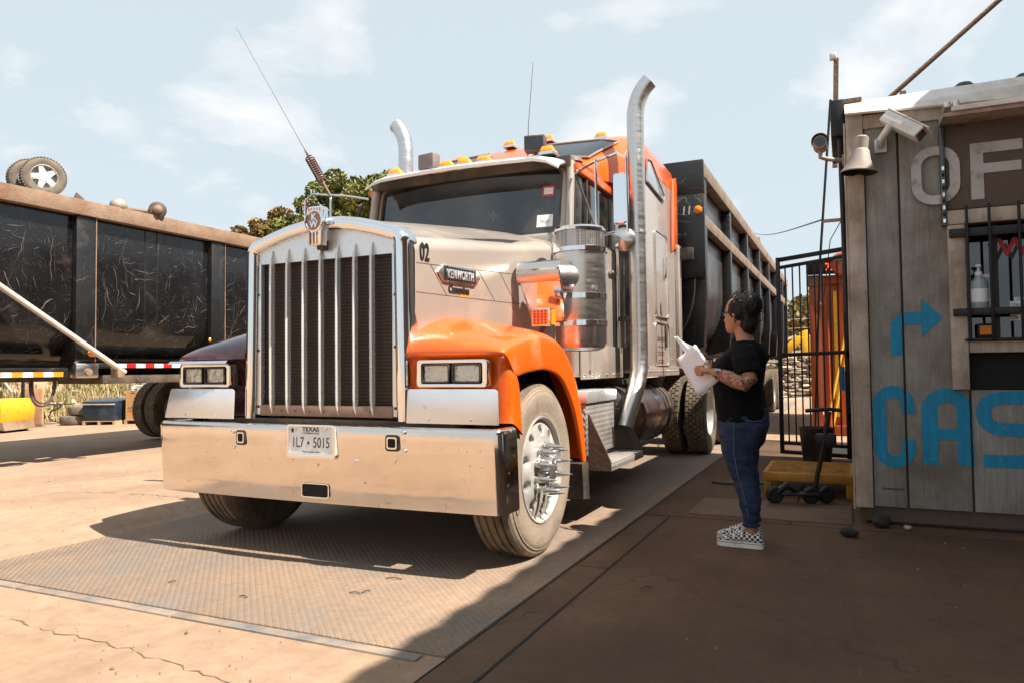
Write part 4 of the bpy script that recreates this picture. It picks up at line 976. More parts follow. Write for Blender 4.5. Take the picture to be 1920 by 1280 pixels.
tr1 = thing('dump_trailer', 'black round bottomed dump trailer numbered 11 coupled behind the orange truck', 'trailer')
P1 = [5.62, 7.72, 9.75, 11.7, 13.6, 15.5, 17.4, 18.9]
trailer(tr1, 0, 5.42, 19.0, 1.25, 3.56, 2.15, 1.30, P1, 'worn_grey', 'post_black', 'tan_rail', 2.95)
MB().box(.70, 1.37, 5.36, 5.44, 2.16, 3.16).build('nose_plate', 'speckled_black', tr1, bevel=.01)
MB().prism([(1.37, 3.16), (.6, 3.16), (.6, 3.58), (1.36, 3.58)], 'y', 5.40, 5.46).build('nose_top', 'speckled_black', tr1, bevel=.008)
text('lettering', '11', .14, 'decal_white', (1.16, 5.355, 2.965), FRONT, tr1, .9, .001, bold=.002, shear=.1)
MB().lathe([(.05, 0), (.05, -.02), (.03, -.03), (.0005, -.032)], (1.30, 5.36, 2.965), 'y', 14).build('side_lamp', 'amber_lens', tr1)
MB().box(-.4, .4, 5.6, 19, 1.0, 1.28).build('trailer_frame', 'frame_black', tr1)
MB().box(-1.0, 1.0, 5.5, 7.9, 1.12, 1.22).build('coupler_plate', 'frame_black', tr1)
TP = []
for y in (15.6, 16.95):
    for s in (-1, 1):
        for xo in (.80, 1.11): drive_wheel(tr1, s*xo, y, .52, s, DP)
    MB().tube([(-1, y, .52), (1, y, .52)], .08, 8).build('rear_axle', 'frame_black', tr1)
    MB().box(-.45, .45, y-.1, y+.1, .5, 1.05).build('axle_hanger', 'frame_black', tr1)
MB().box(1.14, 1.30, 4.98, 5.02, 2.33, 2.47).build('marker_box', 'black_plastic', tr1, bevel=.008)

tr2 = thing('dump_trailer', 'scratched black dump trailer with rusty top rail standing at the left', 'trailer')
XL = -7.42
P2 = [-3.6, -1.5, .70, 2.93, 5.13, 7.3, 9.5, 11.6]
trailer(tr2, XL, -4.2, 12.5, 1.25, 3.36, 2.05, 1.22, [], 'scratched_black', 'post_black', 'rusty_rail', None, .20)
for p in P2:
    pf = [(1.2, 3.17), (1.315, 3.17), (1.315, 1.30), (1.22, 1.17), (.95, 1.2), (1.1, 1.5), (1.19, 2.0)]
    MB().prism([(XL+x, z) for x, z in pf], 'y', p-.13, p+.13).build('post', 'post_black', tr2, bevel=.006)
    MB().bar((XL+1.318, p+.135, 3.17), (XL+1.318, p+.135, 1.2), .012).build('weld_seam', 'rusty_rail', tr2)
    for q in (p+.95, p+1.15):
        MB().loft([[(XL+x+.004, y, z) for x, z in tub_section(1.22, 3.15, 2.05, 1.24)] for y in (q-.012, q, q+.012)], False, False).build('weld_seam', 'post_black', tr2) if q < 12 else None
# running gear rail with reflective tape
rl = MB().box(XL+1.0, XL+1.30, -4.2, 2.72, 1.075, 1.20).build('side_rail', 'post_black', tr2, bevel=.02)
for k in range(14):
    MB().box(XL+1.3005, XL+1.304, .9+.125*k, .9+.125*k+.123, 1.085, 1.145).build('reflective_tape', 'tape_orange' if k % 2 else 'tape_white', rl)
rl2 = MB().box(XL+1.0, XL+1.22, 3.0, 12.4, 1.19, 1.26).build('side_rail', 'post_black', tr2, bevel=.01)
for k in range(16):
    MB().box(XL+1.2205, XL+1.224, 3.45+.15*k, 3.45+.15*k+.148, 1.195, 1.25).build('reflective_tape', 'tape_red' if k % 2 else 'tape_white', rl2)
MB().box(XL+.2, XL+1.15, 3.3, 12.2, .98, 1.10).build('chassis_rail', 'frame_black', tr2, bevel=.01)
MB().box(XL-.5, XL+.5, -4, 12.2, 1.02, 1.2).build('chassis_rail', 'frame_black', tr2)
MB().box(XL+1.19, XL+1.33, 2.80, 3.12, 1.06, 1.26).build('hinge_block', 'brushed_steel', tr2, bevel=.03)
MB().lathe([(.05, 0), (.045, .03), (.0005, .035)], (XL+1.33, 2.96, 1.14), 'x', 12).build('hinge_pin', 'rusty_rail', tr2)
MB().tube([(XL+1.42, 1.35, 2.42), (XL+1.42, 3.42, 1.13)], .036, 12).build('prop_strut', mat('strut_white', (.62, .56, .50), .45, .1, .1, 5, (.3, .2, .13), .25, 5, .4), tr2)
MB().box(XL+1.3, XL+1.45, 3.30, 3.40, 1.06, 1.2).build('strut_bracket', 'rusty_rail', tr2, bevel=.01)
MB().sphere((XL+1.345, 3.02, 1.38), .06, 10, 6, (.5, 1.3, .8)).build('side_lamp', 'amber_lens', tr2)
MB().sphere((XL+1.29, 5.0, 1.62), .035, 8, 6, (.5, 1, 1)).build('side_lamp', 'amber_lens', tr2)
hs = [(XL+1.12, 2.50-.15*math.cos(R(180*k/12)), 1.06-.34*math.sin(R(180*k/12))**.6) for k in range(13)]
MB().tube(hs, .014, 6).build('air_hose', 'black_rubber', tr2)
MB().tube([(x, y+.03, z+.006*i) for i, (x, y, z) in enumerate(hs)], .012, 6).build('air_hose', 'black_rubber', tr2)
# number shield painted on the first panel
sh = [(1.42, 2.42), (1.70, 2.42), (1.72, 2.62), (1.68, 2.80), (1.42, 2.80)]
MB().prism([(y, z-.05) for y, z in [(1.30, 2.40), (1.62, 2.45), (1.70, 2.62), (1.70, 2.86), (1.30, 2.86)]], 'x', XL+1.222, XL+1.225).build('shield_decal', 'decal_white', tr2)
MB().prism([(y, z-.05) for y, z in [(1.30, 2.43), (1.60, 2.475), (1.675, 2.63), (1.675, 2.835), (1.30, 2.835)]], 'x', XL+1.2255, XL+1.227).build('shield_field', 'scratched_black', tr2)
text('lettering', 'S', .14, 'decal_white', (XL+1.2275, 1.61, 2.70), SIDE, tr2, 1, .0008, bold=.003)
for y in (6.15, 7.5):
    for s in (-1, 1):
        for xo in (.84, 1.15): drive_wheel(tr2, XL+s*xo, y, .52+gz(XL, y), s, DP)
    MB().box(XL-.9, XL+.9, y-.1, y+.1, .45, 1.05).build('rear_axle', 'frame_black', tr2)
for s in (-1, 1):
    MB().box(XL+s*.7-.06, XL+s*.7+.06, -2.4, -2.28, gz(XL, -2), 1.1).build('landing_leg', 'frame_black', tr2)

# scrap lying on the load
def car_wheel(name, label, loc, Rr, w, rz, tilt, grp=None, rim=True):
    t = thing(name, label, 'wheel', loc, grp); t.rotation_euler = (tilt, 0, rz)
    h = w/2
    MB().lathe([(Rr*.62, -h*.8), (Rr*.8, -h), (Rr*.94, -h*.9), (Rr, -h*.7), (Rr, h*.7), (Rr*.94, h*.9), (Rr*.8, h), (Rr*.62, h*.8)], (0, 0, Rr), 'x', 36).build('tyre', 'dusty_rubber2', t)
    lug = MB()
    for k in range(44):
        a = 2*math.pi*k/44
        for x0 in (-h*.95, h*.35):
            lug.obox((x0+h*.3, Rr*1.0*math.cos(a), Rr+Rr*1.0*math.sin(a)), (h*.5, Rr*.09, Rr*.05), Matrix.Rotation(a-math.pi/2, 3, 'X'))
    stuff(lug.build('tread_lugs', 'dusty_rubber2', t))
    if rim:
        rm = MB().lathe([(Rr*.63, h*.8), (Rr*.60, h*.86), (Rr*.57, h*.7), (Rr*.56, 0), (Rr*.2, 0), (.001, 0)], (0, 0, Rr), 'x', 30).build('rim', 'rim_alu', t)
        for k in range(5):
            a = 2*math.pi*k/5+.3
            q = [(-.34, .0), (.34, .0), (.16, .56), (-.16, .56)]
            MB().prism([(y*Rr*.6, z*Rr) for y, z in q], 'x', h*.55, h*.72).xf(Matrix.Translation((0, 0, Rr)) @ Matrix.Rotation(a, 4, 'X')).build('spoke', 'rim_white', rm)
        MB().lathe([(Rr*.24, h*.6), (Rr*.22, h*.8), (.001, h*.82)], (0, 0, Rr), 'x', 16).build('hub', 'rim_white', rm)
    return t
mat('dusty_rubber2', (.10, .085, .07), .9, 0, .3, 6, (.22, .17, .12), .4, 8, .4); mat('rim_white', (.72, .70, .67), .35, .3, .1, 5)
car_wheel('discarded_car_wheel', 'white spoked car wheel with knobbly tyre standing on the left trailer load', (-6.28, 2.47, 3.335), .245, .17, R(-22), R(0))
car_wheel('discarded_car_tyre', 'worn dark tyre leaning behind the white spoked wheel on the trailer', (-6.46, 2.42, 3.33), .24, .17, R(-18), R(0), None, False)
ax = thing('scrap_axle', 'rusty axle stub with brake drum lying on the trailer rim', 'axle', (-6.1, 4.0, 3.36))
MB().lathe([(.001, -.06), (.10, -.06), (.12, -.03), (.12, .05), (.09, .07), (.001, .07)], (0, 0, .08), 'x', 18).xf(Matrix.Rotation(R(-35), 4, 'Z')).build('brake_drum', 'frame_black', ax)
MB().lathe([(.06, .06), (.06, .12), (.035, .14), (.001, .145)], (0, 0, .08), 'x', 10).xf(Matrix.Rotation(R(-35), 4, 'Z')).build('hub', 'rusty_rail', ax)
MB().tube([(0, .05, .06), (-.1, -.2, .05), (-.12, -.42, .03)], .028, 8).build('shaft', 'rusty_rail', ax)
sc = MB().sphere((-6.15, 3.42, 3.40), .11, 10, 6, (1, 1.1, .9)).build('scrap_dome', mat('pale_scrap', (.34, .28, .23), .6, .2, .3, 8), None); tag(sc, 'dented pale metal dome beside the rusty axle on the trailer', 'scrap')
sc = MB().prism([(2.80, 3.34), (3.05, 3.34), (2.86, 3.47)], 'x', -6.22, -6.2).build('scrap_plate', 'frame_black'); tag(sc, 'bent dark triangular scrap plate poking above the left trailer rail', 'scrap')
sc = MB().prism([(8.0, 3.5), (8.35, 3.5), (8.3, 3.62), (8.1, 3.72)], 'x', .95, 1.05).build('scrap_lump', 'rust_scrap'); tag(sc, 'small rusty scrap lump showing above the trailer numbered 11', 'scrap')
sc = MB().prism([(13.0, 3.5), (13.9, 3.5), (13.7, 3.72), (13.2, 3.9)], 'x', 1.0, 1.2).build('scrap_lump', 'rust_scrap'); tag(sc, 'dark scrap heap top over the far end of the trailer numbered 11', 'scrap')
# ================================================================== office shed
def rebase(t, loc):
    t.location = loc
    for ch in t.children: ch.location = ch.location - Vector(loc)
mat('shed_board', (.30, .29, .262), .85, 0, .24, 14, (.14, .105, .075), .36, 1.8, .3, stretch=(4, 1, .22), bump=.5, bscale=45)
mat('shed_groove', (.09, .08, .07), .9, 0, .2)
mat('trim_wood', (.50, .42, .35), .85, 0, .25, 5, (.19, .125, .08), .35, 3, .35, stretch=(4, 1, .5), bump=.25, bscale=30)
mat('fascia_white', (.72, .69, .65), .55, 0, .06, 3, (.4, .32, .25), .18, 4, .4)
mat('dark_wood', (.10, .075, .06), .85, 0, .2, 5, stretch=(4, 1, .5))
mat('sign_board', (.105, .075, .058), .8, 0, .2, 5, stretch=(4, 1, .4), bump=.2, bscale=40)
mat('paint_grey', (.46, .45, .43), .75, 0, .2, 8, (.2, .17, .14), .22, 10, .2)
mat('paint_blue', (.004, .22, .40), .7, 0, .3, 14, (.24, .24, .22), .10, 18, .2, stretch=(3, 1, .4))
mat('iron_black', (.012, .012, .013), .5, .3, .2)
mat('camera_white', (.68, .66, .62), .4, 0, .06, 5, (.35, .27, .2), .15, 8, .4)
mat('horn_grey', (.34, .29, .25), .55, 0, .12, 5, (.22, .16, .12), .3, 6, .4)
of = thing('office_shed', 'weathered grey board office shed with blue arrow and barred cash window', 'building')
YF = 2.40
MB().box(2.93, 3.595, 2.432, 6.0, .13, 2.93).build('wall_core', 'shed_groove', of)
MB().box(3.595, 6.6, 3.6, 6.0, .13, 2.93).build('rear_room', 'shed_groove', of)
MB().box(3.595, 6.6, 2.432, 3.6, .13, 1.18).build('wall_core', 'shed_groove', of)
MB().box(3.595, 6.6, 2.432, 3.6, 2.06, 2.93).build('wall_core', 'shed_groove', of)
edges = [3.0, 3.217, 3.605, 3.985, 4.37, 4.75, 5.13, 5.51, 5.9, 6.3, 6.6]
for a, b in zip(edges, edges[1:]):
    if b <= 3.61: MB().box(a+.007, b-.007, YF, 2.43, .125, 2.90).build('wall_board', 'shed_board', of, bevel=.004)
    else:
        MB().box(max(a, 3.605)+.007, b-.007, YF, 2.43, .125, .94).build('wall_board', 'shed_board', of, bevel=.004)
        MB().box(max(a, 3.605)+.007, b-.007, YF, 2.43, 2.16, 2.90).build('wall_board', 'shed_board', of, bevel=.004)
MB().box(3.612, 6.6, 2.425, 2.431, .94, 1.19).build('counter_shadow_panel', 'dark_cavity', of)  # flat black panel painted in for the shadow below the counter
sd = MB()
for a in frange(2.45, 6.0, .38)[:-1]: MB().box(2.90, 2.929, a+.01, min(a+.372, 6.0), .125, 2.9).build('wall_board', 'shed_board', of, bevel=.004)
MB().box(2.888, 3.0, 2.375, 2.44, .115, 2.93).build('corner_post', 'trim_wood', of, bevel=.006)
MB().box(2.872, 2.886, 2.38, 2.47, .10, 2.86).build('corner_strip', 'trim_wood', of, bevel=.004)
MB().box(3.0, 6.6, 2.385, 2.4, 2.80, 2.90).build('frieze_board', 'trim_wood', of, bevel=.004)
# roof, tilted metal fascia
MB().prism([(2.44, 2.93), (6.1, 2.93), (6.15, 3.02), (2.46, 3.03)], 'x', 2.88, 6.7).build('roof', 'dark_wood', of)
MB().add([(2.885, 2.33, 2.915), (6.7, 2.33, 2.72), (6.7, 2.47, 3.06), (2.885, 2.47, 3.035), (2.885, 2.345, 2.905), (6.7, 2.345, 2.71), (6.7, 2.485, 3.05), (2.885, 2.485, 3.025)],
         [(0, 1, 2, 3), (7, 6, 5, 4), (0, 4, 5, 1), (1, 5, 6, 2), (2, 6, 7, 3), (3, 7, 4, 0)]).build('fascia', 'fascia_white', of)
MB().box(2.79, 2.882, 2.40, 3.2, 2.78, 3.05).build('gutter_end', 'iron_black', of, bevel=.01)
MB().tube([(2.85, 2.46, 2.8), (2.862, 2.46, 1.5)], .018, 8).build('drain_pipe', 'iron_black', of)
MB().box(2.86, 3.0, 2.45, 2.7, 3.03, 3.06).build('roof_flashing', 'rusty_rail', of)
for x in (3.66, 4.02): MB().sphere((x, 2.62, 3.06), .075, 8, 5, (1, 1, .7)).build('roof_cap', 'iron_black', of)
MB().box(3.25, 3.29, 2.5, 2.54, 3.03, 3.075).build('roof_cap', 'rusty_rail', of)
# skids under the floor
for y in (2.52, 4.2, 5.8): MB().box(2.95, 6.5, y-.06, y+.06, .0, .125).build('skid', 'dark_wood', of, bevel=.006)
MB().box(2.91, 6.6, 2.43, 2.46, .02, .13).build('floor_rim', 'dark_wood', of)
# window: posts, head, sill, glass, room behind
fr_ = MB().box(3.50, 3.60, 2.35, 2.398, .945, 2.055).build('window_post', 'trim_wood', of, bevel=.005)
MB().box(3.50, 5.4, 2.352, 2.398, 2.06, 2.155).build('window_head', 'trim_wood', of, bevel=.005)
MB().box(3.605, 5.4, 2.36, 2.43, 1.19, 1.265).build('window_sill', 'trim_wood', of, bevel=.005)
MB().box(3.58, 5.4, 2.33, 2.50, 1.268, 1.285).build('sill_plate', 'iron_black', of, bevel=.003)
MB().box(5.4, 5.5, 2.35, 2.43, .945, 2.155).build('window_post', 'trim_wood', of, bevel=.005)
gl = MB().box(3.612, 5.4, 2.478, 2.484, 1.285, 2.06).build('window_pane', 'office_glass' if 'office_glass' in MATS else glass('office_glass', (.12, .16, .17), .04), of)
MB().box(3.60, 3.635, 2.44, 2.52, 1.28, 2.06).build('window_jamb', 'trim_wood', of, bevel=.003)
for x in (3.78, 4.06, 4.4): MB().box(x-.02, x+.02, 2.46, 2.50, 1.285, 2.06).build('mullion', 'iron_black', of)
br_ = MB().box(3.505, 5.35, 2.325, 2.345, 1.965, 2.025).build('bar_rail', 'iron_black', of, bevel=.005)
br2 = MB().box(3.515, 5.35, 2.325, 2.345, 1.435, 1.485).build('bar_rail', 'iron_black', of, bevel=.005)
for x in (3.607, 3.735, 3.90, 4.06, 4.22, 4.38): MB().box(x-.008, x+.008, 2.30, 2.322, 1.27, 2.175).build('window_bar', 'iron_black', of, bevel=.003)
# flap board above the window with its slotted track and metal strip
MB().box(3.502, 5.4, 2.375, 2.396, 2.165, 2.735).build('sign_board', 'sign_board', of, bevel=.004)
trk = MB().box(3.468, 3.498, 2.345, 2.398, 2.055, 2.735).build('slotted_track', 'horn_track' if 'horn_track' in MATS else mat('horn_track', (.10, .11, .115), .4, .7), of, bevel=.003)
for k in range(9): MB().box(3.476, 3.490, 2.341, 2.3448, 2.075+.045*k, 2.10+.045*k).build('slot', 'dark_cavity' if k % 2 else 'chrome', trk)
aw = MB().prism([(2.14, 2.74), (2.14, 2.765), (2.385, 2.80), (2.385, 2.745)], 'x', 3.47, 5.5).build('awning_strip', 'trim_wood', of, bevel=.004)
MB().box(3.52, 5.5, 2.12, 2.155, 2.768, 2.80).build('awning_rail', 'fascia_white', aw, bevel=.003)
for x in (3.48, 3.53): MB().box(x, x+.035, 2.13, 2.38, 2.80, 2.84).build('hinge', 'brushed_steel', aw, bevel=.004)
# painted letters
def stroke(name, polys, y0, material, par, th=.003):
    for pl_ in polys:
        pass
def strip(pts, w, closed=False):
    """flat stroke outline along a 2D polyline -> list of quads"""
    n = len(pts); L_, R_ = [], []
    for i in range(n):
        a = Vector(pts[(i-1) % n] if (closed or i > 0) else pts[i]); b = Vector(pts[(i+1) % n] if (closed or i < n-1) else pts[i]); p = Vector(pts[i])
        t = (b-a).normalized(); nn = Vector((-t.y, t.x))
        L_.append(p+nn*w/2); R_.append(p-nn*w/2)
    return L_, R_
def letter(name, strokes, y, material, par):
    mb = MB(); k = 0
    for pts, w, closed in strokes:
        L_, R_ = strip(pts, w, closed); n = len(pts)
        yy = y - k*.0007; k += 1
        o = len(mb.v)
        mb.v += [(p.x, yy, p.y) for p in L_]+[(p.x, yy, p.y) for p in R_]
        for i in range(n if closed else n-1):
            j = (i+1) % n; mb.f.append((o+i, o+n+i, o+n+j, o+j))
    o = mb.build(name, material, par, smooth=0)
    bm = bmesh.new(); bm.from_mesh(o.data)
    for g in edges[1:5]:
        for x in (g-.008, g+.008):
            bmesh.ops.bisect_plane(bm, geom=bm.verts[:]+bm.edges[:]+bm.faces[:], plane_co=(x, 0, 0), plane_no=(1, 0, 0))
        if y > 2.39: bmesh.ops.delete(bm, geom=[f for f in bm.faces if abs(f.calc_center_median().x-g) < .0075], context='FACES')
    bm.to_mesh(o.data); bm.free()
    return o
def oval(x0, x1, z0, z1, r): return rrect(x0, x1, z0, z1, r, 6)
def arc(cx, cz, r, a0, a1, n=8, rz=None): return [(cx+r*math.cos(R(lerp(a0, a1, k/n))), cz+(rz or r)*math.sin(R(lerp(a0, a1, k/n)))) for k in range(n+1)]
letter('painted_letter', [(oval(3.325, 3.555, 2.24, 2.58, .105), .062, True)], 2.3665, 'paint_grey', of)
for X0 in (3.645,):
    letter('painted_letter', [([(X0+.04, 2.22), (X0+.04, 2.60)], .075, False), ([(X0+.07, 2.565), (X0+.30, 2.565)], .07, False), ([(X0+.07, 2.425), (X0+.29, 2.425)], .065, False)], 2.3715, 'paint_grey', of)
letter('painted_letter', [([(3.232, .775)] + arc(3.143, .84, .089, 0, 180) + arc(3.143, .53, .089, 180, 360) + [(3.232, .60)], .082, False)], 2.3965, 'paint_blue', of)
letter('painted_letter', [([(3.36, .43), (3.36, .80)] + arc(3.465, .80, .105, 180, 0)[1:] + [(3.57, .43)], .095, False), ([(3.40, .64), (3.53, .64)], .075, False)], 2.3965, 'paint_blue', of)
letter('painted_letter', [([(3.97, .89), (3.78, .89)] + arc(3.78, .785, .105, 90, 270)[1:] + [(3.87, .68)] + arc(3.87, .575, .105, 90, -90)[1:] + [(3.67, .47)], .085, False)], 2.3965, 'paint_blue', of)
letter('painted_arrow', [([(3.18, 1.18), (3.18, 1.37)] + arc(3.245, 1.37, .065, 180, 90)[1:] + [(3.34, 1.435)], .085, False)], 2.3965, 'paint_blue', of)
MB().add([(3.33, 2.3960, 1.305), (3.46, 2.3960, 1.435), (3.33, 2.3960, 1.565)], [(0, 1, 2)]).build('painted_arrow_head', 'paint_blue', of)
MB().box(3.06, 3.19, 2.3962, 2.3985, .245, .258).build('scuff_slot', 'shed_groove', of)
# window lettering and notices behind the glass
text('window_letter', 'W', .17, mat('sign_red', (.45, .02, .02), .5), (3.90, 2.4745, 1.89), FRONT, of, 1.1, .001, bold=.004)
text('window_letter', 'W', .16, 'decal_black', (3.84, 2.4752, 1.86), FRONT, of, 1.1, .0005, bold=.003)
for nm, x0, x1, z0, z1, lines in (('notice', 3.86, 4.08, 1.40, 1.53, ('Have a', 'Athens', 'Ca')), ('notice', 3.885, 4.05, 1.532, 1.556, ('CAS',)), ('notice', 3.725, 3.80, 1.536, 1.558, ()), ('notice', 3.735, 3.77, 1.512, 1.534, ()), ('notice', 3.705, 3.765, 1.70, 1.722, ())):
    nt_ = MB().box(x0, x1, 2.4735, 2.4755, z0, z1).build(nm, 'plate_white', of)
    for k, t_ in enumerate(lines): text('lettering', t_, min(.034, (z1-z0)*.85), 'decal_black', (x0+.008, 2.4728, z1-(z1-z0)*(k+.5)/len(lines)), FRONT, nt_, .9, .0003, align='LEFT')
MB().box(3.66, 3.76, 2.42, 2.44, 1.287, 1.385).build('card_reader', 'iron_black', of, bevel=.01)
MB().box(3.675, 3.745, 2.417, 2.4195, 1.31, 1.37).build('card_print', 'decal_orange', of)
rebase(of, (4.7, 4.2, 0))

# hand sanitizer bottle on the sill
bt = thing('pump_bottle', 'clear plastic pump bottle with white label on the window sill', 'bottle', (3.675, 2.40, 1.286+.18))
mat('bottle_plastic', (.30, .36, .37), .12, 0, .05, 5, spec=.7)
MB().lathe([(.001, 0), (.052, 0), (.057, .01), (.057, .17), (.05, .20), (.025, .225), (.02, .24), (.001, .24)], (0, 0, 0), 'z', 20).build('body', 'bottle_plastic', bt)
MB().lathe([(.0575, .06), (.0575, .15)], (0, 0, 0), 'z', 20, R(200), R(340)).build('label', 'plate_white', bt)
MB().lathe([(.024, .24), (.024, .265), (.008, .27), (.006, .295), (.02, .30), (.018, .315), (.001, .318)], (0, 0, 0), 'z', 12).build('pump', 'plate_white', bt)
sh_ = MB().box(3.60, 3.90, 2.35, 2.47, 1.452, 1.464).build('bottle_shelf', 'iron_black', of); sh_.location = -Vector(of.location)

# ---- devices on the shed
hn = thing('horn_speaker', 'grey bell shaped horn speaker pointing down on the shed corner', 'speaker', (2.965, 2.27, 2.46))
MB().lathe([(.118, 0), (.120, .008), (.105, .03), (.075, .09), (.058, .15), (.05, .165), (.045, .17), (.045, .25), (.03, .262), (.001, .265)], (0, 0, 0), 'z', 28).xf(Matrix.Rotation(R(6), 4, 'Y')).build('bell', 'horn_grey', hn)
MB().lathe([(.112, .004), (.06, .09), (.001, .11)], (0, 0, 0), 'z', 24).xf(Matrix.Rotation(R(6), 4, 'Y')).build('throat', 'dark_cavity', hn)
MB().bar((0, .0, .2), (0, .105, .2), .03).build('bracket', 'horn_grey', hn)
cc = thing('security_camera', 'white box security camera tilted down beside the horn speaker', 'camera', (3.11, 2.38, 2.66))
rt = Matrix.Rotation(R(44), 3, 'Y') @ Matrix.Rotation(R(-28), 3, 'Z')
MB().obox((.135, -.12, .09), (.32, .095, .09), rt).build('housing', 'camera_white', cc, bevel=.012)
MB().obox(Vector((.135, -.12, .09)) + rt @ Vector((.161, 0, 0)), (.004, .07, .06), rt).build('lens_window', 'window_black', cc)
MB().obox(Vector((.135, -.12, .09)) + rt @ Vector((.02, 0, .049)), (.36, .105, .008), rt).build('sun_shield', 'camera_white', cc, bevel=.003)
MB().box(-.04, .04, -.005, .018, -.045, .055).build('wall_plate', 'camera_white', cc, bevel=.004)
MB().tube([(0, 0, .0), (.0, -.07, .03), (.06, -.11, .11)], .026, 10).build('arm', 'camera_white', cc)
dc = thing('bullet_camera', 'small grey round security camera on an arm left of the shed corner', 'camera', (2.87, 2.42, 2.60))
MB().lathe([(.001, -.075), (.045, -.075), (.05, -.06), (.05, .06), (.001, .07)], (0, 0, 0), 'y', 18).xf(Matrix.Translation((-.15, -.14, .10))).build('body', 'horn_grey', dc)
MB().lathe([(.036, -.078), (.02, -.0765), (.001, -.076)], (0, 0, 0), 'y', 14).xf(Matrix.Translation((-.15, -.14, .10))).build('lens', 'window_black', dc)
MB().loft([[(-.15+.058*math.cos(R(a)), y, .10+.058*math.sin(R(a))) for a in range(0, 181, 20)] for y in (-.235, -.07)], False, False).build('hood', 'horn_grey', dc)
MB().tube([(0, -.0, 0), (-.11, -.10, 0), (-.15, -.13, .01), (-.15, -.14, .06)], .017, 8).build('arm', 'horn_grey', dc)
MB().box(-.01, .025, -.03, .03, -.04, .04).build('base', 'horn_grey', dc, bevel=.004)
pp = thing('roof_post', 'rusty steel post with a tiny white camera on top behind the shed corner', 'post', (2.80, 4.0, 2.95))
MB().box(-.022, .022, -.022, .022, 0, 1.02).xf(Matrix.Rotation(R(2), 4, 'Y')).build('post', 'rusty_rail', pp)
MB().box(-.02, .04, -.06, .0, 1.0, 1.06).build('camera_head', 'camera_white', pp, bevel=.01)
dg_ = MB().tube([(3.05, 4.0, 3.50-.15), (4.13, 4.0, 4.24), (5.2, 4.0, 4.97)], .022, 8).build('roof_pipe', 'rusty_rail'); tag(dg_, 'rusty pipe rising diagonally above the shed roof', 'pipe')
up = thing('utility_mast', 'thin leaning mast with an orange cross arm behind the gate', 'mast', (2.45, 6.72, 0))
MB().tube([(0, 0, 0), (.13, 0, 2.5), (.30, 0, 4.5)], .016, 7).build('pole', 'iron_black', up)
MB().box(.15, .40, -.015, .015, 2.93, 2.97).build('cross_arm', 'rusty_rail', up)
MB().tube([(.38, 0, 2.93), (.25, 0, 2.7), (.2, 0, 2.3), (.16, 0, 2.0)], .006, 5).build('loose_wire', 'iron_black', up)
MB().tube([(.42, 0, 2.5), (.22, 0, 2.45), (.14, 0, 2.4)], .006, 5).build('loose_wire', 'iron_black', up)
cb = MB().tube([(lerp(2.62, -.67, t/20), lerp(6.7, 30, t/20), lerp(2.97, 6.9, t/20)-.12*math.sin(math.pi*t/20)) for t in range(21)], .011, 5).build('overhead_cable', 'iron_black'); tag(cb, 'black overhead cable running from the mast toward the trailer', 'cable')

# ---- gate
gt = thing('metal_gate', 'tall black metal bar gate standing open beside the shed', 'gate', (2.86, 6.12, 0))
def GP(u): return (-.76*u, .16*u)      # along the leaf from the hinge
def gbar(u0, z0, u1, z1, w, nm='frame_bar'):
    a, b = GP(u0), GP(u1); return MB().bar((a[0], a[1], z0), (b[0], b[1], z1), w).build(nm, 'iron_black', gt, bevel=.003)
gbar(0, .02, 0, 2.56, .06); gbar(1, .04, 1, 2.46, .05)
gbar(0, 2.49, 1, 2.43, .05); gbar(.02, 2.40, .97, 2.335, .04); gbar(0, 1.27, 1, 1.25, .045); gbar(0, .05, 1, .06, .045); gbar(0, .16, 1, .17, .04)
for k in range(1, 9): gbar(k/9, .16, k/9, 2.36, .018, 'picket')
for z in (.5, 1.25, 2.2): MB().box(-.01, .06, -.03, .03, z-.05, z+.05).build('hinge', 'iron_black', gt, bevel=.004)
MB().tube([(-.06, -.05, 1.1), (-.06, -.05, .82)], .028, 8).build('blue_sleeve', mat('tarp_blue', (.02, .12, .35), .5), gt)

# ---- shipping container, readout, leaning poles
mat('container_red', (.46, .075, .012), .55, 0, .2, 3, (.22, .09, .04), .25, 3, .4)
ct = thing('shipping_container', 'red orange corrugated shipping container behind the gate', 'container', (4.2, 12.4, 0))
pts = []
x = -1.72
poly = []
n = 24
for i in range(n):
    t0 = -1.70+3.3*i/n; 
    poly += [(t0, -2.9 if i % 2 else -2.94), (t0+3.3/n*.7, -2.9 if i % 2 else -2.94)]
MB().loft([[(a, b, z) for a, b in poly] for z in (.15, 2.42)], False, False).build('end_wall', 'container_red', ct, smooth=0)
rgs = []
for i in range(40):
    y = -2.88+5.6*i/40; d = -1.86 if (i//1) % 2 else -1.82
    rgs += [[(d, y, .15), (d, y, 2.42)], [(d, y+.11, .15), (d, y+.11, 2.42)]]
MB().loft(rgs, False, False).build('side_wall', 'container_red', ct, smooth=0)
MB().box(-1.8, 1.7, -2.85, 2.7, 2.40, 2.44).build('roof', 'container_red', ct)
for xx in (-1.88, 1.68): MB().box(xx, xx+.16, -2.98, -2.82, 0, 2.55).build('corner_post', 'container_red', ct, bevel=.01)
MB().box(-1.72, 1.7, -2.97, -2.85, 2.42, 2.56).build('top_beam', 'container_red', ct, bevel=.01)
MB().box(-1.72, 1.7, -2.97, -2.85, 0, .16).build('bottom_beam', 'container_red', ct, bevel=.01)
MB().box(-1.90, -1.70, -3.0, -2.8, 2.40, 2.57).build('corner_casting', 'rusty_rail', ct, bevel=.015)
MB().box(-1.52, -1.47, -2.99, -2.95, .3, 2.3).build('lock_rod', mat('safety_yellow', (.75, .36, .01), .5, 0, .1, 5, (.3, .16, .06), .2, 6, .3), ct)
ld = thing('led_readout', 'black weight readout box with glowing red digits on the container', 'display', (2.55, 9.40, 2.58))
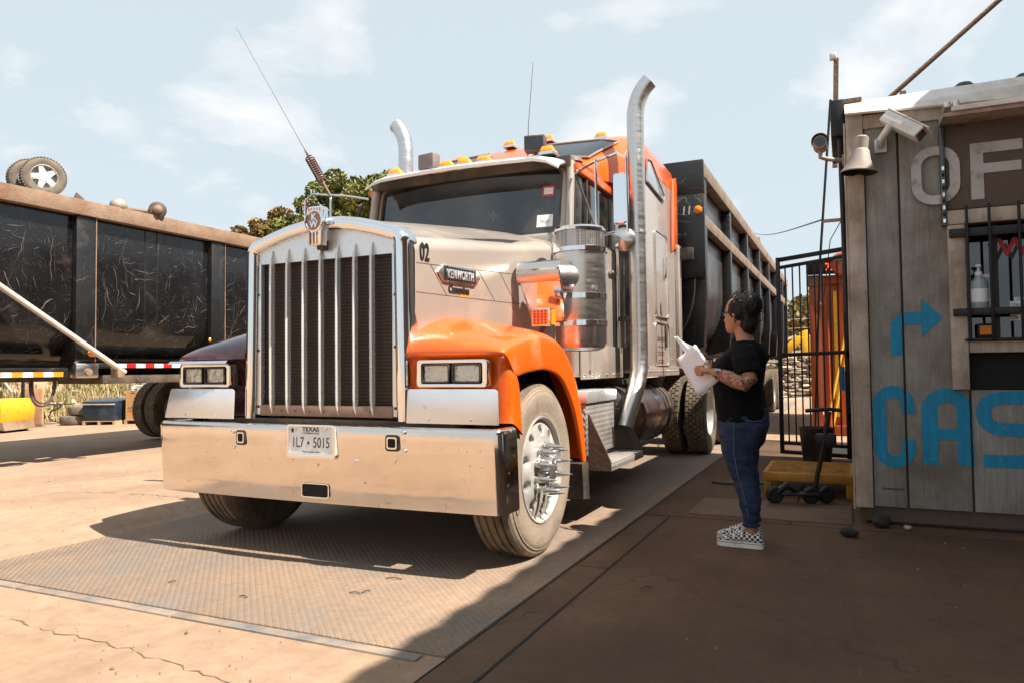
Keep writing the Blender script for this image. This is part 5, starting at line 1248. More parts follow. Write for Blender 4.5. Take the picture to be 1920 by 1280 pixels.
MB().box(-.25, .27, -.06, .06, 0, .20).build('case', 'iron_black', ld, bevel=.008)
text('digits', '720', .17, mat('led_red', (.6, .05, .01), .5, emit=(1, .09, .01, 2.2)), (.14, -.062, .10), FRONT, ld, .95, .0008)
MB().box(-.26, .28, -.10, .06, .20, .215).build('hood', 'horn_grey', ld)
rd = MB().lathe([(.001, -.03), (.16, -.03), (.19, 0), (.19, .12), (.001, .12)], (2.83, 9.35, 2.72), 'y', 24).build('red_reel', 'container_red'); tag(rd, 'round red reel standing beside the red digit readout', 'reel')
for i, (a, b) in enumerate((((2.52, 7.9, 0), (2.92, 8.35, 1.95)), ((2.60, 7.9, 0), (2.90, 8.3, 1.55)))):
    pz = MB().tube([a, b], .022, 8).build('yellow_pole', 'safety_yellow'); tag(pz, ('taller' if i == 0 else 'shorter')+' yellow pole leaning against the shed behind the gate', 'pole', 'yellow poles behind the gate')
# black tub, stool and scooter by the gate
tb = thing('rubber_tub', 'black rubber tub standing in front of the gate', 'tub', (2.52, 5.62, 0))
MB().lathe([(.001, .02), (.13, .02), (.15, .05), (.185, .40), (.195, .42), (.18, .42), (.14, .06), (.001, .05)], (0, 0, 0), 'z', 24).build('body', 'black_plastic', tb)
MB().lathe([(.15, 0), (.16, 0), (.16, .03), (.15, .03)], (0, 0, 0), 'z', 20).build('foot_ring', 'frame_black', tb)
st_ = thing('kick_scooter', 'black kick scooter leaning by the yellow step with wheels on the slab', 'scooter', (2.50, 3.02, 0))
MB().box(-.17, .12, -.055, .055, .07, .095).xf(Matrix.Rotation(R(14), 4, 'Z')).build('deck', 'iron_black', st_, bevel=.01)
for dx_, dy_ in ((-.21, -.05), (.06, .02), (.17, .10)):
    w = MB().lathe([(.02, -.028), (.055, -.03), (.068, -.018), (.07, 0), (.068, .018), (.055, .03), (.02, .028)], (0, 0, 0), 'y', 20).build('wheel', 'iron_black', st_); w.location = (dx_, dy_, .07); w.rotation_euler = (0, 0, R(20))
    MB().lathe([(.001, -.031), (.024, -.031), (.024, .031), (.001, .031)], (0, 0, 0), 'y', 12).build('hub', 'iron_black', w)
MB().tube([(-.19, -.05, .09), (-.12, -.02, .15), (-.03, 0, .10)], .03, 8).build('fender', 'iron_black', st_)
MB().tube([(.08, .10, .08), (.15, .13, .40), (.21, .15, .74)], .019, 8).build('stem', 'iron_black', st_)
MB().tube([(.03, .13, .745), (.21, .15, .76), (.30, .16, .75)], .016, 8).build('handlebar', 'iron_black', st_)
MB().box(.10, .26, .12, .20, .45, .56).build('stem_clamp', 'iron_black', st_, bevel=.02)
# yellow steel step
mat('step_yellow', (.42, .20, .012), .6, 0, .2, 6, (.16, .08, .035), .35, 7, .3)
sp_ = thing('yellow_step', 'low yellow steel grating step against the shed wall', 'step', (2.53, 3.78, 0))
for a, b in (((-.35, -.42), (.34, -.42)), ((-.35, .42), (.34, .42)), ((-.35, -.42), (-.35, .42)), ((.34, -.42), (.34, .42))):
    MB().bar((*a, .165), (*b, .165), .04, .07).build('rim', 'step_yellow', sp_, bevel=.004)
for x_, y_ in ((-.33, -.4), (.32, -.4), (-.33, .4), (.32, .4)): MB().box(x_-.03, x_+.03, y_-.03, y_+.03, 0, .14).build('leg', 'step_yellow', sp_, bevel=.003)
g_ = MB()
for k in range(34): g_.box(-.34, .33, -.40+.0243*k, -.40+.0243*k+.008, .178, .200)
for k in range(24): g_.box(-.335+.028*k, -.335+.028*k+.006, -.4, .4, .176, .197)
stuff(g_.build('grating', 'step_yellow', sp_))
mt = MB().prism([(1.64, 3.86), (1.80, 3.80), (2.12, 3.93), (2.10, 4.08), (1.85, 4.02)], 'z', .001, .018).build('rubber_mat', 'black_rubber'); tag(mt, 'curled black rubber mat lying near the yellow step', 'mat')
def rock(name, loc, r, label, material, sc=(1, 1, .7), seed=0):
    mb = MB().sphere((0, 0, r*sc[2]*.9), r, 12, 8, sc)
    mb.v = [tuple(Vector(v)*(1+.28*mnoise.noise(Vector(v)*(1.6/r)+Vector((seed, 0, 0))))) for v in mb.v]
    o = mb.build(name, material, smooth=50); o.location = loc; return tag(o, label, 'rock')
mat('dark_rock', (.03, .025, .022), .9, 0, .3, 12, bump=.5, bscale=20)
rock('rock', (2.84, 1.92, 0), .05, 'dark rounded stone on the slab in front of the shed corner', 'dark_rock', (1.2, .8, .6), 1)
rock('rock', (3.04, 2.30, 0), .05, 'black lump under the shed front edge', 'dark_rock', (1.2, .9, .9), 4)
rock('rock', (3.20, 2.25, 0), .025, 'small pale stone under the shed front edge', 'pale_scrap', (1, .8, .8), 7)
for i, (x_, y_, a_, l_) in enumerate(((.62, -.05, 12, .09), (.62, -.30, 70, .05), (.58, -.34, 10, .06), (.95, .30, 5, .05), (1.9, .3, 40, .06), (-.9, .05, 20, .05), (-.45, -.55, 60, .04), (.1, -.6, 0, .05))):
    tw = MB().tube([(-l_/2, 0, .006), (0, .004, .011), (l_/2, 0, .006)], .0035, 5).build('twig', 'dark_wood'); tw.location = (x_, y_, 0); tw.rotation_euler = (0, 0, R(a_))
    tag(tw, ('dark twig on the sunlit plate below the front tyre', 'short splinter beside the crossed twigs on the plate', 'longer splinter of the crossed twigs on the plate', 'small twig in the sun near the front tyre', 'twig on the shaded concrete near the slab joint', 'twig on the plate near the left front tyre shadow', 'tiny splinter near the steel strip at the left', 'small splinter in the middle of the plate before the bumper')[i], 'twig', 'twigs and splinters on the yard')
# ================================================================== background on the left
zb_ = -.17
mat('cardboard', (.46, .255, .10), .8, 0, .1, 4, (.35, .19, .08), .2, 3, .4)
mat('pallet_wood', (.42, .29, .17), .85, 0, .2, 6)
mat('bin_blue', (.016, .032, .055), .35, .2, .2, 4, (.10, .10, .10), .12, 3, .3)
mat('dark_print', (.10, .05, .02), .7)
def pallet(par, w, d):
    for k in range(5):
        y = -d/2+k*(d-.1)/4; MB().box(-w/2, w/2, y, y+.10, .085, .105).build('deck_board', 'pallet_wood', par)
    for k in range(3):
        x = -w/2+k*(w-.07)/2; MB().box(x, x+.07, -d/2, d/2, 0, .085).build('runner', 'pallet_wood', par)
def gaylord(label, loc, rz, grp, h):
    g = thing('cardboard_bin', label, 'box', loc, grp, rz)
    pallet(g, .78, .8)
    w = .37; b = MB()
    ring_frame(b, [(-w, -w), (w, -w), (w, w), (-w, w)], [(-w+.015, -w+.015), (w-.015, -w+.015), (w-.015, w-.015), (-w+.015, w-.015)], 'y', 0, h)
    b.xf(Matrix(((1, 0, 0, 0), (0, 0, 1, 0), (0, 1, 0, .107), (0, 0, 0, 1))))
    b.build('carton', 'cardboard', g)
    MB().box(-w+.02, w-.02, -w+.02, w-.02, .11, h-.05).build('contents', 'rust_scrap', g)
    MB().box(-.03, .10, -w-.004, -w-.0005, .107+h*.62, .107+h*.75).build('label', 'plate_white', g)
    for k, t in enumerate(('Advanced', 'Composites')): text('lettering', t, .085, 'dark_print', (-.33, -w-.002, .107+h*.42-.08*k), FRONT, g, 1.1, .001, align='LEFT', shear=.25)
    MB().box(-.33, .33, -w-.003, -w-.0005, .107+h*.18, .107+h*.23).build('print_band', 'decal_orange', g)
    for x in (-.18, .12): MB().box(x-.05, x+.05, -w-.003, -w-.0005, .107+h*.93, .107+h*.96).build('hand_hole', 'dark_cavity', g)
    return g
ra = R(20)
def bgp(x, y): return (x, y, gz(x, y)-.008)
gaylord('cardboard bulk box beside the blue bin with scrap poking out', bgp(-13.35, 9.75), ra, 'cardboard bulk boxes on pallets', .70)
gaylord('cardboard bulk box half hidden behind the truck headlight', bgp(-12.45, 10.05), ra, 'cardboard bulk boxes on pallets', .72)
bn = thing('blue_bin', 'dark blue steel bin standing on a pallet beside the cardboard boxes', 'bin', bgp(-14.15, 9.25), None, ra)
pallet(bn, .86, .8)
b = MB(); w = .40
b.loft([[(-w, -w, .108), (w, -w, .108), (w, w, .108), (-w, w, .108)], [(-w-.02, -w-.02, .58), (w+.02, -w-.02, .58), (w+.02, w+.02, .64), (-w-.02, w+.02, .64)]]); b.build('body', 'bin_blue', bn, bevel=.01)
MB().box(-w-.035, w+.035, -w-.04, -w-.02, .50, .53).build('rim', 'alu_plate', bn)
for i, (dx_, dy_, r_, m_, lb) in enumerate(((-13.5, 9.6, .11, 'plate_white', 'crumpled white plastic scrap on the nearer cardboard box'), (-13.2, 9.75, .10, 'black_plastic', 'black plastic scrap on the nearer cardboard box'), (-12.85, 9.95, .12, 'black_plastic', 'black bag of scrap between the cardboard boxes'), (-12.3, 10.0, .10, 'pale_scrap', 'pale scrap pieces on the farther cardboard box'))):
    mb = MB()
    for k in range(9):
        a = Vector((random.uniform(-1, 1), random.uniform(-1, 1), random.uniform(-.3, 1)))*r_
        mb.obox(a, (r_*1.5, r_*.25, r_*.8), Matrix.Rotation(random.uniform(0, 3), 3, 'Z') @ Matrix.Rotation(random.uniform(0, 3), 3, 'X'))
    o = mb.build('plastic_scrap', m_, smooth=0); o.location = (dx_, dy_, gz(dx_, dy_)+.82); tag(o, lb, 'scrap')
def lying_tyre(label, loc, Rr):
    t = MB().lathe([(Rr*.55, -.10), (Rr*.75, -.12), (Rr*.95, -.10), (Rr, -.06), (Rr, .06), (Rr*.95, .10), (Rr*.75, .12), (Rr*.55, .10), (Rr*.52, 0), (Rr*.55, -.10)], (0, 0, .12), 'z', 28).build('old_tyre', 'dusty_rubber2')
    t.location = loc; return tag(t, label, 'tyre', 'old tyres stacked by the blue bin')
x_, y_ = -14.95, 9.0
lying_tyre('old tyre lying at the bottom of the stack by the blue bin', bgp(x_, y_), .42)
p_ = bgp(x_+.15, y_+.05); lying_tyre('old tyre on top of the stack by the blue bin', (p_[0], p_[1], p_[2]+.24), .36)
tbx = thing('patio_table', 'wrought iron patio table with curled legs in the weeds', 'table', bgp(-16.2, 9.0), None, ra)
MB().box(-.50, .50, -.25, .25, .50, .52).build('table_top', 'iron_black', tbx)
for s in (-1, 1):
    MB().tube([(s*.40, 0, .50), (s*.34, 0, .42), (s*.12, 0, .32), (s*.05, 0, .2), (s*.10, 0, .1), (s*.38, 0, .03), (s*.45, 0, .0)], .014, 6).build('leg', 'iron_black', tbx)
    MB().tube([(s*.22, 0, .50), (s*.2, 0, .4), (s*.06, 0, .30)], .011, 6).build('scroll', 'iron_black', tbx)
# yellow forklift at the left edge
fk = thing('forklift', 'yellow forklift rear end at the left edge of the yard', 'forklift', bgp(-14.3, 6.75), None, R(20))
MB().loft([[(-1.5, -.5, .22), (.38, -.5, .22), (.38, .5, .22), (-1.5, .5, .22)], [(-1.5, -.5, .50), (.42, -.5, .50), (.42, .5, .50), (-1.5, .5, .50)], [(-1.5, -.48, .72), (.36, -.48, .74), (.36, .48, .74), (-1.5, .48, .72)]]).build('counterweight', 'safety_yellow', fk, bevel=.03)
MB().box(-1.4, .30, -.40, .40, .06, .22).build('chassis', 'frame_black', fk, bevel=.02)
MB().prism(rrect(.0, .12, .38, .64, .02), 'y', -.515, -.50).build('vent', 'dark_cavity', fk); MB().prism(rrect(-.22, -.10, .38, .64, .02), 'y', -.515, -.50).build('vent', 'dark_cavity', fk)
MB().prism([(.2, .10), (.45, .06), (.40, .24), (.2, .24)], 'y', -.46, .46).build('tow_bracket', 'rusty_rail', fk)
for x in (-1.2, .1):
    for y in (-.46, .46): MB().lathe([(.001, -.09), (.2, -.09), (.22, -.06), (.22, .06), (.2, .09), (.001, .09)], (x, y, .20), 'y', 18).build('wheel', 'black_rubber', fk)
for x in (-1.2, .18):
    for y in (-.40, .40): MB().bar((x, y, .7), (x, y, 1.9), .05).build('overhead_post', 'iron_black', fk)
MB().box(-1.3, .25, -.45, .45, 1.88, 1.93).build('overhead_guard', 'iron_black', fk)
MB().box(-.8, -.2, -.3, .3, .72, .9).build('seat', 'black_plastic', fk, bevel=.04)
ps = thing('rusty_panel', 'tall rust stained pale panel standing behind the forklift', 'panel', bgp(-15.3, 8.1), None, R(14))
MB().box(-.25, .25, -.03, .03, 0, .95).build('sheet', mat('stained_panel', (.50, .33, .21), .8, 0, .15, 4, (.42, .14, .04), .4, 3, .3), ps, bevel=.01)
MB().box(-.28, .28, -.05, .05, .0, .08).build('foot', 'rusty_rail', ps)

# ------------------------------------------------------------------ foliage
def leaf_mat(name, c1, c2):
    m = bpy.data.materials.new(name); m.use_nodes = True; MATS[name] = m
    N = m.node_tree.nodes; L = m.node_tree.links; p = N['Principled BSDF']
    g = N.new('ShaderNodeNewGeometry'); r = N.new('ShaderNodeValToRGB'); L.new(g.outputs['Random Per Island'], r.inputs[0])
    r.color_ramp.elements[0].color = (*c1, 1); r.color_ramp.elements[1].color = (*c2, 1)
    L.new(r.outputs[0], p.inputs['Base Color']); p.inputs['Roughness'].default_value = .6; p.inputs['Specular IOR Level'].default_value = .3
    p.inputs['Transmission Weight'].default_value = 0
    return m
leaf_mat('leaf_olive', (.05, .078, .014), (.24, .235, .05)); leaf_mat('leaf_brown', (.09, .07, .02), (.30, .19, .06)); leaf_mat('leaf_green', (.028, .05, .012), (.11, .13, .03)); leaf_mat('grass_dry', (.16, .15, .05), (.45, .33, .17)); leaf_mat('rubble_mix', (.30, .23, .17), (.62, .52, .42))
mat('bark', (.10, .075, .055), .9, 0, .3, 8, bump=.5, bscale=12)
def leaves(mb, c, rad, n, size, rnd, flat=0.):
    c = Vector(c)
    for _ in range(n):
        while True:
            d = Vector((rnd.uniform(-1, 1), rnd.uniform(-1, 1), rnd.uniform(-1, 1)))
            if .05 < d.length < 1: break
        d = d.normalized()*(d.length**.45)
        p = c + Vector((d.x*rad[0], d.y*rad[1], d.z*rad[2]))
        s = size*rnd.uniform(.35, 1.35)
        a = Vector((rnd.uniform(-1, 1), rnd.uniform(-1, 1), rnd.uniform(-1, 1))).normalized(); b = a.orthogonal().normalized()
        t = rnd.uniform(0, 6.28); b = (Matrix.Rotation(t, 3, a) @ b); e = a.cross(b)
        o = len(mb.v)
        mb.v += [tuple(p+b*s), tuple(p+e*s*.55), tuple(p-b*s), tuple(p-e*s*.55)]; mb.f.append((o, o+1, o+2, o+3))
def tree(label, base, clumps, leafm, n, size, seed, grp):
    rnd = random.Random(seed); bx, by, bz = base
    t = thing('leafy_tree', label, 'tree', base, grp)
    top = max(c[2] for c, r in clumps)
    tk = MB().tube([(0, 0, -.3), (.1, 0, (top-bz)*.3), (.0, .1, (top-bz)*.6), (.1, 0, (top-bz)*.9)], [.32, .25, .16, .05], 9)
    for c, r in clumps:
        e = Vector(c)-Vector(base); tk.tube([(.05, 0, max(.8, e.z*.45)), e*.6+Vector((0, 0, e.z*.18)), e], [.11, .07, .03], 6)
    tk.build('trunk', 'bark', t)
    mb = MB(); tot = sum(r**2 for c, r in clumps)
    for c, r in clumps:
        e = Vector(c)-Vector(base); k = int(n*r*r/tot)
        for s_ in range(9):
            d = Vector((rnd.uniform(-1, 1), rnd.uniform(-1, 1), rnd.uniform(-.8, 1)))
            d = d.normalized()*rnd.uniform(.35, 1.12)
            leaves(mb, e+d*r, (r*.42, r*.42, r*.34), k//9, size, rnd)
    me = bpy.data.meshes.new('crown'); me.from_pydata(mb.v, [], mb.f); me.materials.append(MATS[leafm]); link('crown', me, t)
    return t
G = 'trees behind the yard'
tree('brownish low tree at the left of the tree group behind the trailer', (-28.6, 30, 0), [((-28.6, 30, 8.4), 1.9), ((-30.0, 30, 7.9), 1.4), ((-27.2, 30, 8.7), 1.5), ((-28.4, 29.5, 9.3), 1.1)], 'leaf_brown', 17000, .14, 1, G)
tree('large olive green tree rising behind the truck grille', (-23.6, 31, 0), [((-23.0, 31, 10.2), 2.4), ((-25.4, 31, 9.0), 1.8), ((-21.0, 31, 9.8), 2.3), ((-22.3, 30.5, 11.2), 1.5), ((-24.2, 31, 10.9), 1.2), ((-20.4, 31, 11.3), 1.2), ((-23, 30, 7.8), 2.4), ((-26.2, 30.5, 8.3), 1.6), ((-24.6, 30.2, 10.0), 1.7), ((-19.0, 31, 10.0), 1.8)], 'leaf_olive', 42000, .15, 2, G)
for i, (x, y, h, r, lb) in enumerate(((-1.4, 44, 5.0, 2.6, 'olive tree seen just right of the trailer tail behind the gate'), (2.0, 46, 5.3, 2.8, 'bushy tree in the middle of the view through the gate'), (5.2, 44, 4.6, 2.4, 'low bushy tree hidden mostly behind the red container'), (-6.0, 50, 4.8, 2.6, 'far tree mostly hidden behind the trailer tail'))):
    tree(lb, (x, y, -.1), [((x, y, h*.62), r), ((x-r*.7, y, h*.5), r*.75), ((x+r*.7, y, h*.5), r*.75), ((x, y, h*.25), r*.9)], 'leaf_olive' if i % 2 else 'leaf_brown', 6500, .17, 20+i, 'trees seen through the gate')
# scrub on the bank
rnd = random.Random(5); mb = MB()
for _ in range(9000):
    x = rnd.uniform(-27, -16.6); y = rnd.uniform(3, 26)
    if x > -18 and rnd.random() < .6: continue
    s = rnd.uniform(.10, .42); z = gz(x, y)
    for k in range(4):
        a = rnd.uniform(0, 6.28); l = rnd.uniform(-.5, .5); o = len(mb.v); w = s*.10
        dx_, dy_ = math.cos(a), math.sin(a)
        mb.v += [(x-dy_*w, y+dx_*w, z-.02), (x+dy_*w, y-dx_*w, z-.02), (x+dx_*s*l, y+dy_*s*l, z+s)]; mb.f.append((o, o+1, o+2))
me = bpy.data.meshes.new('dry_grass'); me.from_pydata(mb.v, [], mb.f); me.materials.append(MATS['grass_dry']); g = link('dry_grass', me); stuff(g); g['label'] = 'dry yellow grass and weeds on the earth bank'; g['category'] = 'grass'
mb = MB()
for _ in range(55):
    x = rnd.uniform(-28, -18.2); y = rnd.uniform(3, 28); leaves(mb, (x, y, gz(x, y)+.15), (.6, .6, .3), 70, .07, rnd)
for _ in range(14):
    x = rnd.uniform(-17.6, -16.6); y = rnd.uniform(6, 12); leaves(mb, (x, y, gz(x, y)+.12), (.35, .35, .25), 50, .05, rnd)
me = bpy.data.meshes.new('scrub'); me.from_pydata(mb.v, [], mb.f); me.materials.append(MATS['leaf_olive']); g = link('scrub', me); stuff(g); g['label'] = 'low green scrub growing on the earth bank'; g['category'] = 'scrub'
mb = MB()
for _ in range(330):
    x = rnd.uniform(-23, -18); y = rnd.uniform(4, 22); s = rnd.uniform(.04, .16)
    mb.obox((x, y, gz(x, y)+s*.2), (s*1.6, s, s*.7), Matrix.Rotation(rnd.uniform(0, 6), 3, 'Z') @ Matrix.Rotation(rnd.uniform(-.6, .6), 3, 'X'))
for _ in range(25):
    x = rnd.uniform(-22, -18); y = rnd.uniform(5, 18); a = rnd.uniform(-.5, .9); l = rnd.uniform(.4, 1.2)
    mb.bar((x, y, gz(x, y)+.1), (x+l*math.cos(a), y+l*math.sin(a), gz(x+l*math.cos(a), y+l*math.sin(a))+.2), .06)
g = stuff(mb.build('rubble', 'rubble_mix', smooth=0)); g['label'] = 'pale broken rubble and branches strewn over the earth bank'; g['category'] = 'rubble'
# scrap heap and excavator beyond the gate
mb = MB()
for _ in range(1500):
    x = rnd.gauss(.6, 1.9); y = rnd.gauss(29, 1.6); hmax = 1.75*math.exp(-((x-.6)/2.4)**2-((y-29)/2.4)**2); z = rnd.uniform(0, 1)*hmax-.1; s = rnd.uniform(.06, .34)
    mb.obox((x, y, z), (s*rnd.uniform(.6, 2.4), s*rnd.uniform(.3, 1), s*rnd.uniform(.1, .5)), Matrix.Rotation(rnd.uniform(0, 6), 3, 'Z') @ Matrix.Rotation(rnd.uniform(-1, 1), 3, 'X'))
leaf_mat('scrap_mix', (.05, .035, .028), (.5, .38, .28))
g = stuff(mb.build('scrap_heap', 'scrap_mix', smooth=0)); g['label'] = 'heap of mixed scrap metal seen through the gate'; g['category'] = 'scrap heap'
ex = thing('excavator', 'yellow excavator arm rising above the scrap heap beyond the gate', 'excavator', (-3.0, 30.5, -.1))
mat('machine_yellow', (.80, .43, .01), .45, 0, .08, 4, (.3, .17, .07), .12, 5, .3)
MB().prism([(.9, 1.1), (3.35, 1.45), (4.02, 2.15), (4.16, 2.42), (3.95, 2.5), (3.4, 2.08), (.9, 1.75)], 'y', -.2, .2).build('boom', 'machine_yellow', ex, bevel=.02)
text('lettering', 'KOBELCO', .34, 'decal_black', (2.75, -.203, 1.68), FRONT @ Matrix.Rotation(R(10), 3, 'Z'), ex, 1., .001, bold=.006)
MB().prism([(4.0, 2.62), (4.32, 2.75), (4.52, 2.3), (4.42, .95), (4.2, .95)], 'y', -.16, .16).build('stick', 'machine_yellow', ex, bevel=.02)
MB().tube([(2.2, 0, 1.9), (3.9, 0, 2.5)], .06, 8).build('ram', 'chrome', ex)
MB().prism([(4.1, .95), (4.55, .95), (4.7, .5), (4.3, .35), (3.95, .6)], 'y', -.3, .3).build('grapple', 'frame_black', ex)
MB().box(-2.2, 1.0, -1.0, 1.0, .95, 1.9).build('house', 'machine_yellow', ex, bevel=.05); MB().box(-.2, 1.0, -1.0, .0, 1.9, 2.7).build('cab', 'window_black', ex, bevel=.05)
for y in (-1, 1): MB().prism([(-1.9, .1), (-2.1, .5), (-1.8, .9), (1.5, .9), (1.8, .5), (1.6, .1)], 'y', y-.25, y+.25).build('track', 'frame_black', ex, bevel=.03)
ww = MB().box(-7, 9, 37, 37.2, 0, 1.9).build('far_wall', 'fascia_white'); tag(ww, 'pale low wall far behind the scrap heap', 'wall')
for i, z in enumerate((2.4, 3.0, 3.55)):
    o = MB().tube([(-14, 38+i, z+.4), (-3, 38+i, z+.05), (8, 38+i, z+.3)], .018, 4).build('power_line', 'pale_scrap'); tag(o, ('lowest', 'middle', 'highest')[i]+' of the pale wires crossing the trees behind the gate', 'wire', 'wires behind the gate')

# ================================================================== the woman
WX, WY, AL = 2.255, 1.47, R(6)
Fv = Vector((-math.cos(AL), math.sin(AL), 0)); Lv = Vector((-math.sin(AL), -math.cos(AL), 0))
def W(u, l, z): return Vector((WX, WY, 0)) + Fv*u + Lv*l + Vector((0, 0, z))
def hring(u, l, z, ru, rl, n=20, sq=0.):
    return [W(u+ru*math.cos(2*math.pi*k/n), l+rl*math.sin(2*math.pi*k/n), z) for k in range(n)]
def limb(mb, pts, rad, n=12): return mb.tube([W(*p) for p in pts], rad, n)
def remesh(mb, name, material, parent, voxel, smooth_it=6, fold=0., fscale=9., fstretch=(1, 1, 1)):
    me = bpy.data.meshes.new(name); me.from_pydata([tuple(v) for v in mb.v], [], mb.f)
    bm = bmesh.new(); bm.from_mesh(me); bmesh.ops.recalc_face_normals(bm, faces=bm.faces); bm.to_mesh(me); bm.free()
    o = bpy.data.objects.new('tmp', me); C.objects.link(o)
    rm_ = o.modifiers.new('r', 'REMESH'); rm_.mode = 'VOXEL'; rm_.voxel_size = voxel
    if smooth_it:
        s_ = o.modifiers.new('s', 'SMOOTH'); s_.iterations = smooth_it; s_.factor = .5
    dg = bpy.context.evaluated_depsgraph_get(); m2 = bpy.data.meshes.new_from_object(o.evaluated_get(dg))
    bpy.data.objects.remove(o)
    if fold:
        nr = [v.normal.copy() for v in m2.vertices]
        for v, q in zip(m2.vertices, nr):
            p = Vector((v.co.x*fstretch[0], v.co.y*fstretch[1], v.co.z*fstretch[2]))
            v.co += q*fold*(mnoise.noise(p*fscale)+.5*mnoise.noise(p*fscale*2.3))
    m2.name = name; m2.materials.clear(); m2.materials.append(MATS[material])
    m2.polygons.foreach_set('use_smooth', [True]*len(m2.polygons))
    return link(name, m2, parent)
mat('denim', (.009, .021, .058), .85, 0, .3, 14, (.03, .06, .125), .2, 5, .35, bump=.3, bscale=220)
mat('black_cotton', (.0045, .0048, .006), .95, 0, .2, 10, bump=.15, bscale=160, spec=.15)
m = mat('skin', (.42, .205, .115), .5, 0, .10, 14, spec=.35)
_nt = m.node_tree; _N = _nt.nodes; _L = _nt.links
_at = _N.new('ShaderNodeAttribute'); _at.attribute_name = 'ink'
_tc = _N.new('ShaderNodeTexCoord'); _nz = _N.new('ShaderNodeTexNoise'); _nz.inputs['Scale'].default_value = 34; _nz.inputs['Detail'].default_value = 3; _nz.inputs['Distortion'].default_value = 2.2; _L.new(_tc.outputs['Object'], _nz.inputs['Vector'])
_r = _N.new('ShaderNodeMapRange'); _r.inputs[1].default_value = .47; _r.inputs[2].default_value = .54; _r.inputs[4].default_value = .82; _L.new(_nz.outputs['Fac'], _r.inputs[0])
_mu = _N.new('ShaderNodeMath'); _mu.operation = 'MULTIPLY'; _L.new(_r.outputs[0], _mu.inputs[0]); _L.new(_at.outputs['Fac'], _mu.inputs[1])
_old = _N['Principled BSDF'].inputs['Base Color'].links[0].from_socket
_mx = _N.new('ShaderNodeMix'); _mx.data_type = 'RGBA'; _L.new(_mu.outputs[0], _mx.inputs[0]); _L.new(_old, _mx.inputs[6]); _mx.inputs[7].default_value = (.05, .035, .04, 1); _L.new(_mx.outputs[2], _N['Principled BSDF'].inputs['Base Color'])
mat('hair_black', (.007, .006, .006), .55, 0, .3, 20, spec=.3)
mat('sole_white', (.72, .71, .68), .6, 0, .06, 10, (.4, .3, .22), .15, 12, .3)
m = mat('checker_canvas', (.7, .7, .68), .8)
_nt = m.node_tree; _ck = _nt.nodes.new('ShaderNodeTexChecker'); _ck.inputs['Scale'].default_value = 62; _ck.inputs[1].default_value = (.72, .71, .69, 1); _ck.inputs[2].default_value = (.012, .012, .012, 1)
_tc = _nt.nodes.new('ShaderNodeTexCoord'); _nt.links.new(_tc.outputs['Object'], _ck.inputs['Vector']); _nt.links.new(_ck.outputs[0], _nt.nodes['Principled BSDF'].inputs['Base Color'])
wm = thing('person', 'person in black t-shirt, dark jeans and checkered shoes holding papers beside the truck', 'person', (0, 0, 0))
# body
B = MB()
B.loft([hring(u, 0, z, ru, rl) for z, u, ru, rl in ((.72, .005, .12, .15), (.80, .012, .135, .175), (.95, .033, .14, .16), (1.08, .03, .14, .16), (1.20, -.012, .11, .165), (1.255, -.03, .075, .12), (1.28, -.015, .056, .062), (1.33, -.002, .052, .052), (1.38, .004, .054, .052), (1.42, .008, .05, .05))])
for s in (1, -1):
    limb(B, [(.01+(.0 if s > 0 else .02), s*.085, .75), (.02+(.0 if s > 0 else .02), s*.085, .50), (-.02+(.0 if s > 0 else .03), s*.08, .33), (-.045+(.0 if s > 0 else .04), s*.075, .12), (-.045+(.0 if s > 0 else .04), s*.075, .05)], [.10, .065, .055, .036, .042])
limb(B, [(-.04, .10, 1.215), (-.05, .18, 1.205), (-.075, .245, 1.12), (-.10, .285, 1.03), (-.08, .29, 1.015), (-.02, .27, 1.03), (.05, .24, 1.055), (.11, .215, 1.075), (.135, .205, 1.085)], [.05, .055, .05, .046, .05, .05, .042, .031, .028], 14)
limb(B, [(-.04, -.10, 1.215), (-.045, -.18, 1.205), (-.03, -.24, 1.12), (-.03, -.26, 1.02), (.05, -.19, 1.03), (.15, -.06, 1.07), (.19, -.01, 1.09)], [.05, .055, .05, .046, .046, .034, .028], 14)
# hands
def hand(w0, dirn, across, thick, curl):
    w0 = Vector(w0); d = Vector(dirn).normalized(); a = Vector(across).normalized()
    B.tube([W(*(w0)), W(*(w0+d*.035)), W(*(w0+d*.075)), W(*(w0+d*.085))], [.026, .034, .036, .03], 12, ry=.55)
    for k, (off, ln) in enumerate(((-.028, .068), (-.0095, .078), (.0095, .073), (.027, .058))):
        b = w0+d*.072+a*off
        p1 = b+d*ln*.45; p2 = p1+(d*.8+Vector(curl)*.7).normalized()*ln*.32; p3 = p2+(d*.4+Vector(curl)).normalized()*ln*.26
        B.tube([W(*b), W(*p1), W(*p2), W(*p3)], [.0092, .0088, .008, .0068], 8)
    b = w0+d*.025+a*-.024
    B.tube([W(*b), W(*(b+d*.022-a*.02)), W(*(b+d*.05-a*.026))], [.012, .0105, .008], 8)
hand((.13, .205, 1.085), (.95, -.12, .10), (.12, .0, -1), .5, (.3, -.75, -.1))
hand((.19, -.01, 1.09), (.75, .55, .25), (.0, .2, -1), .5, (.2, .6, 0))
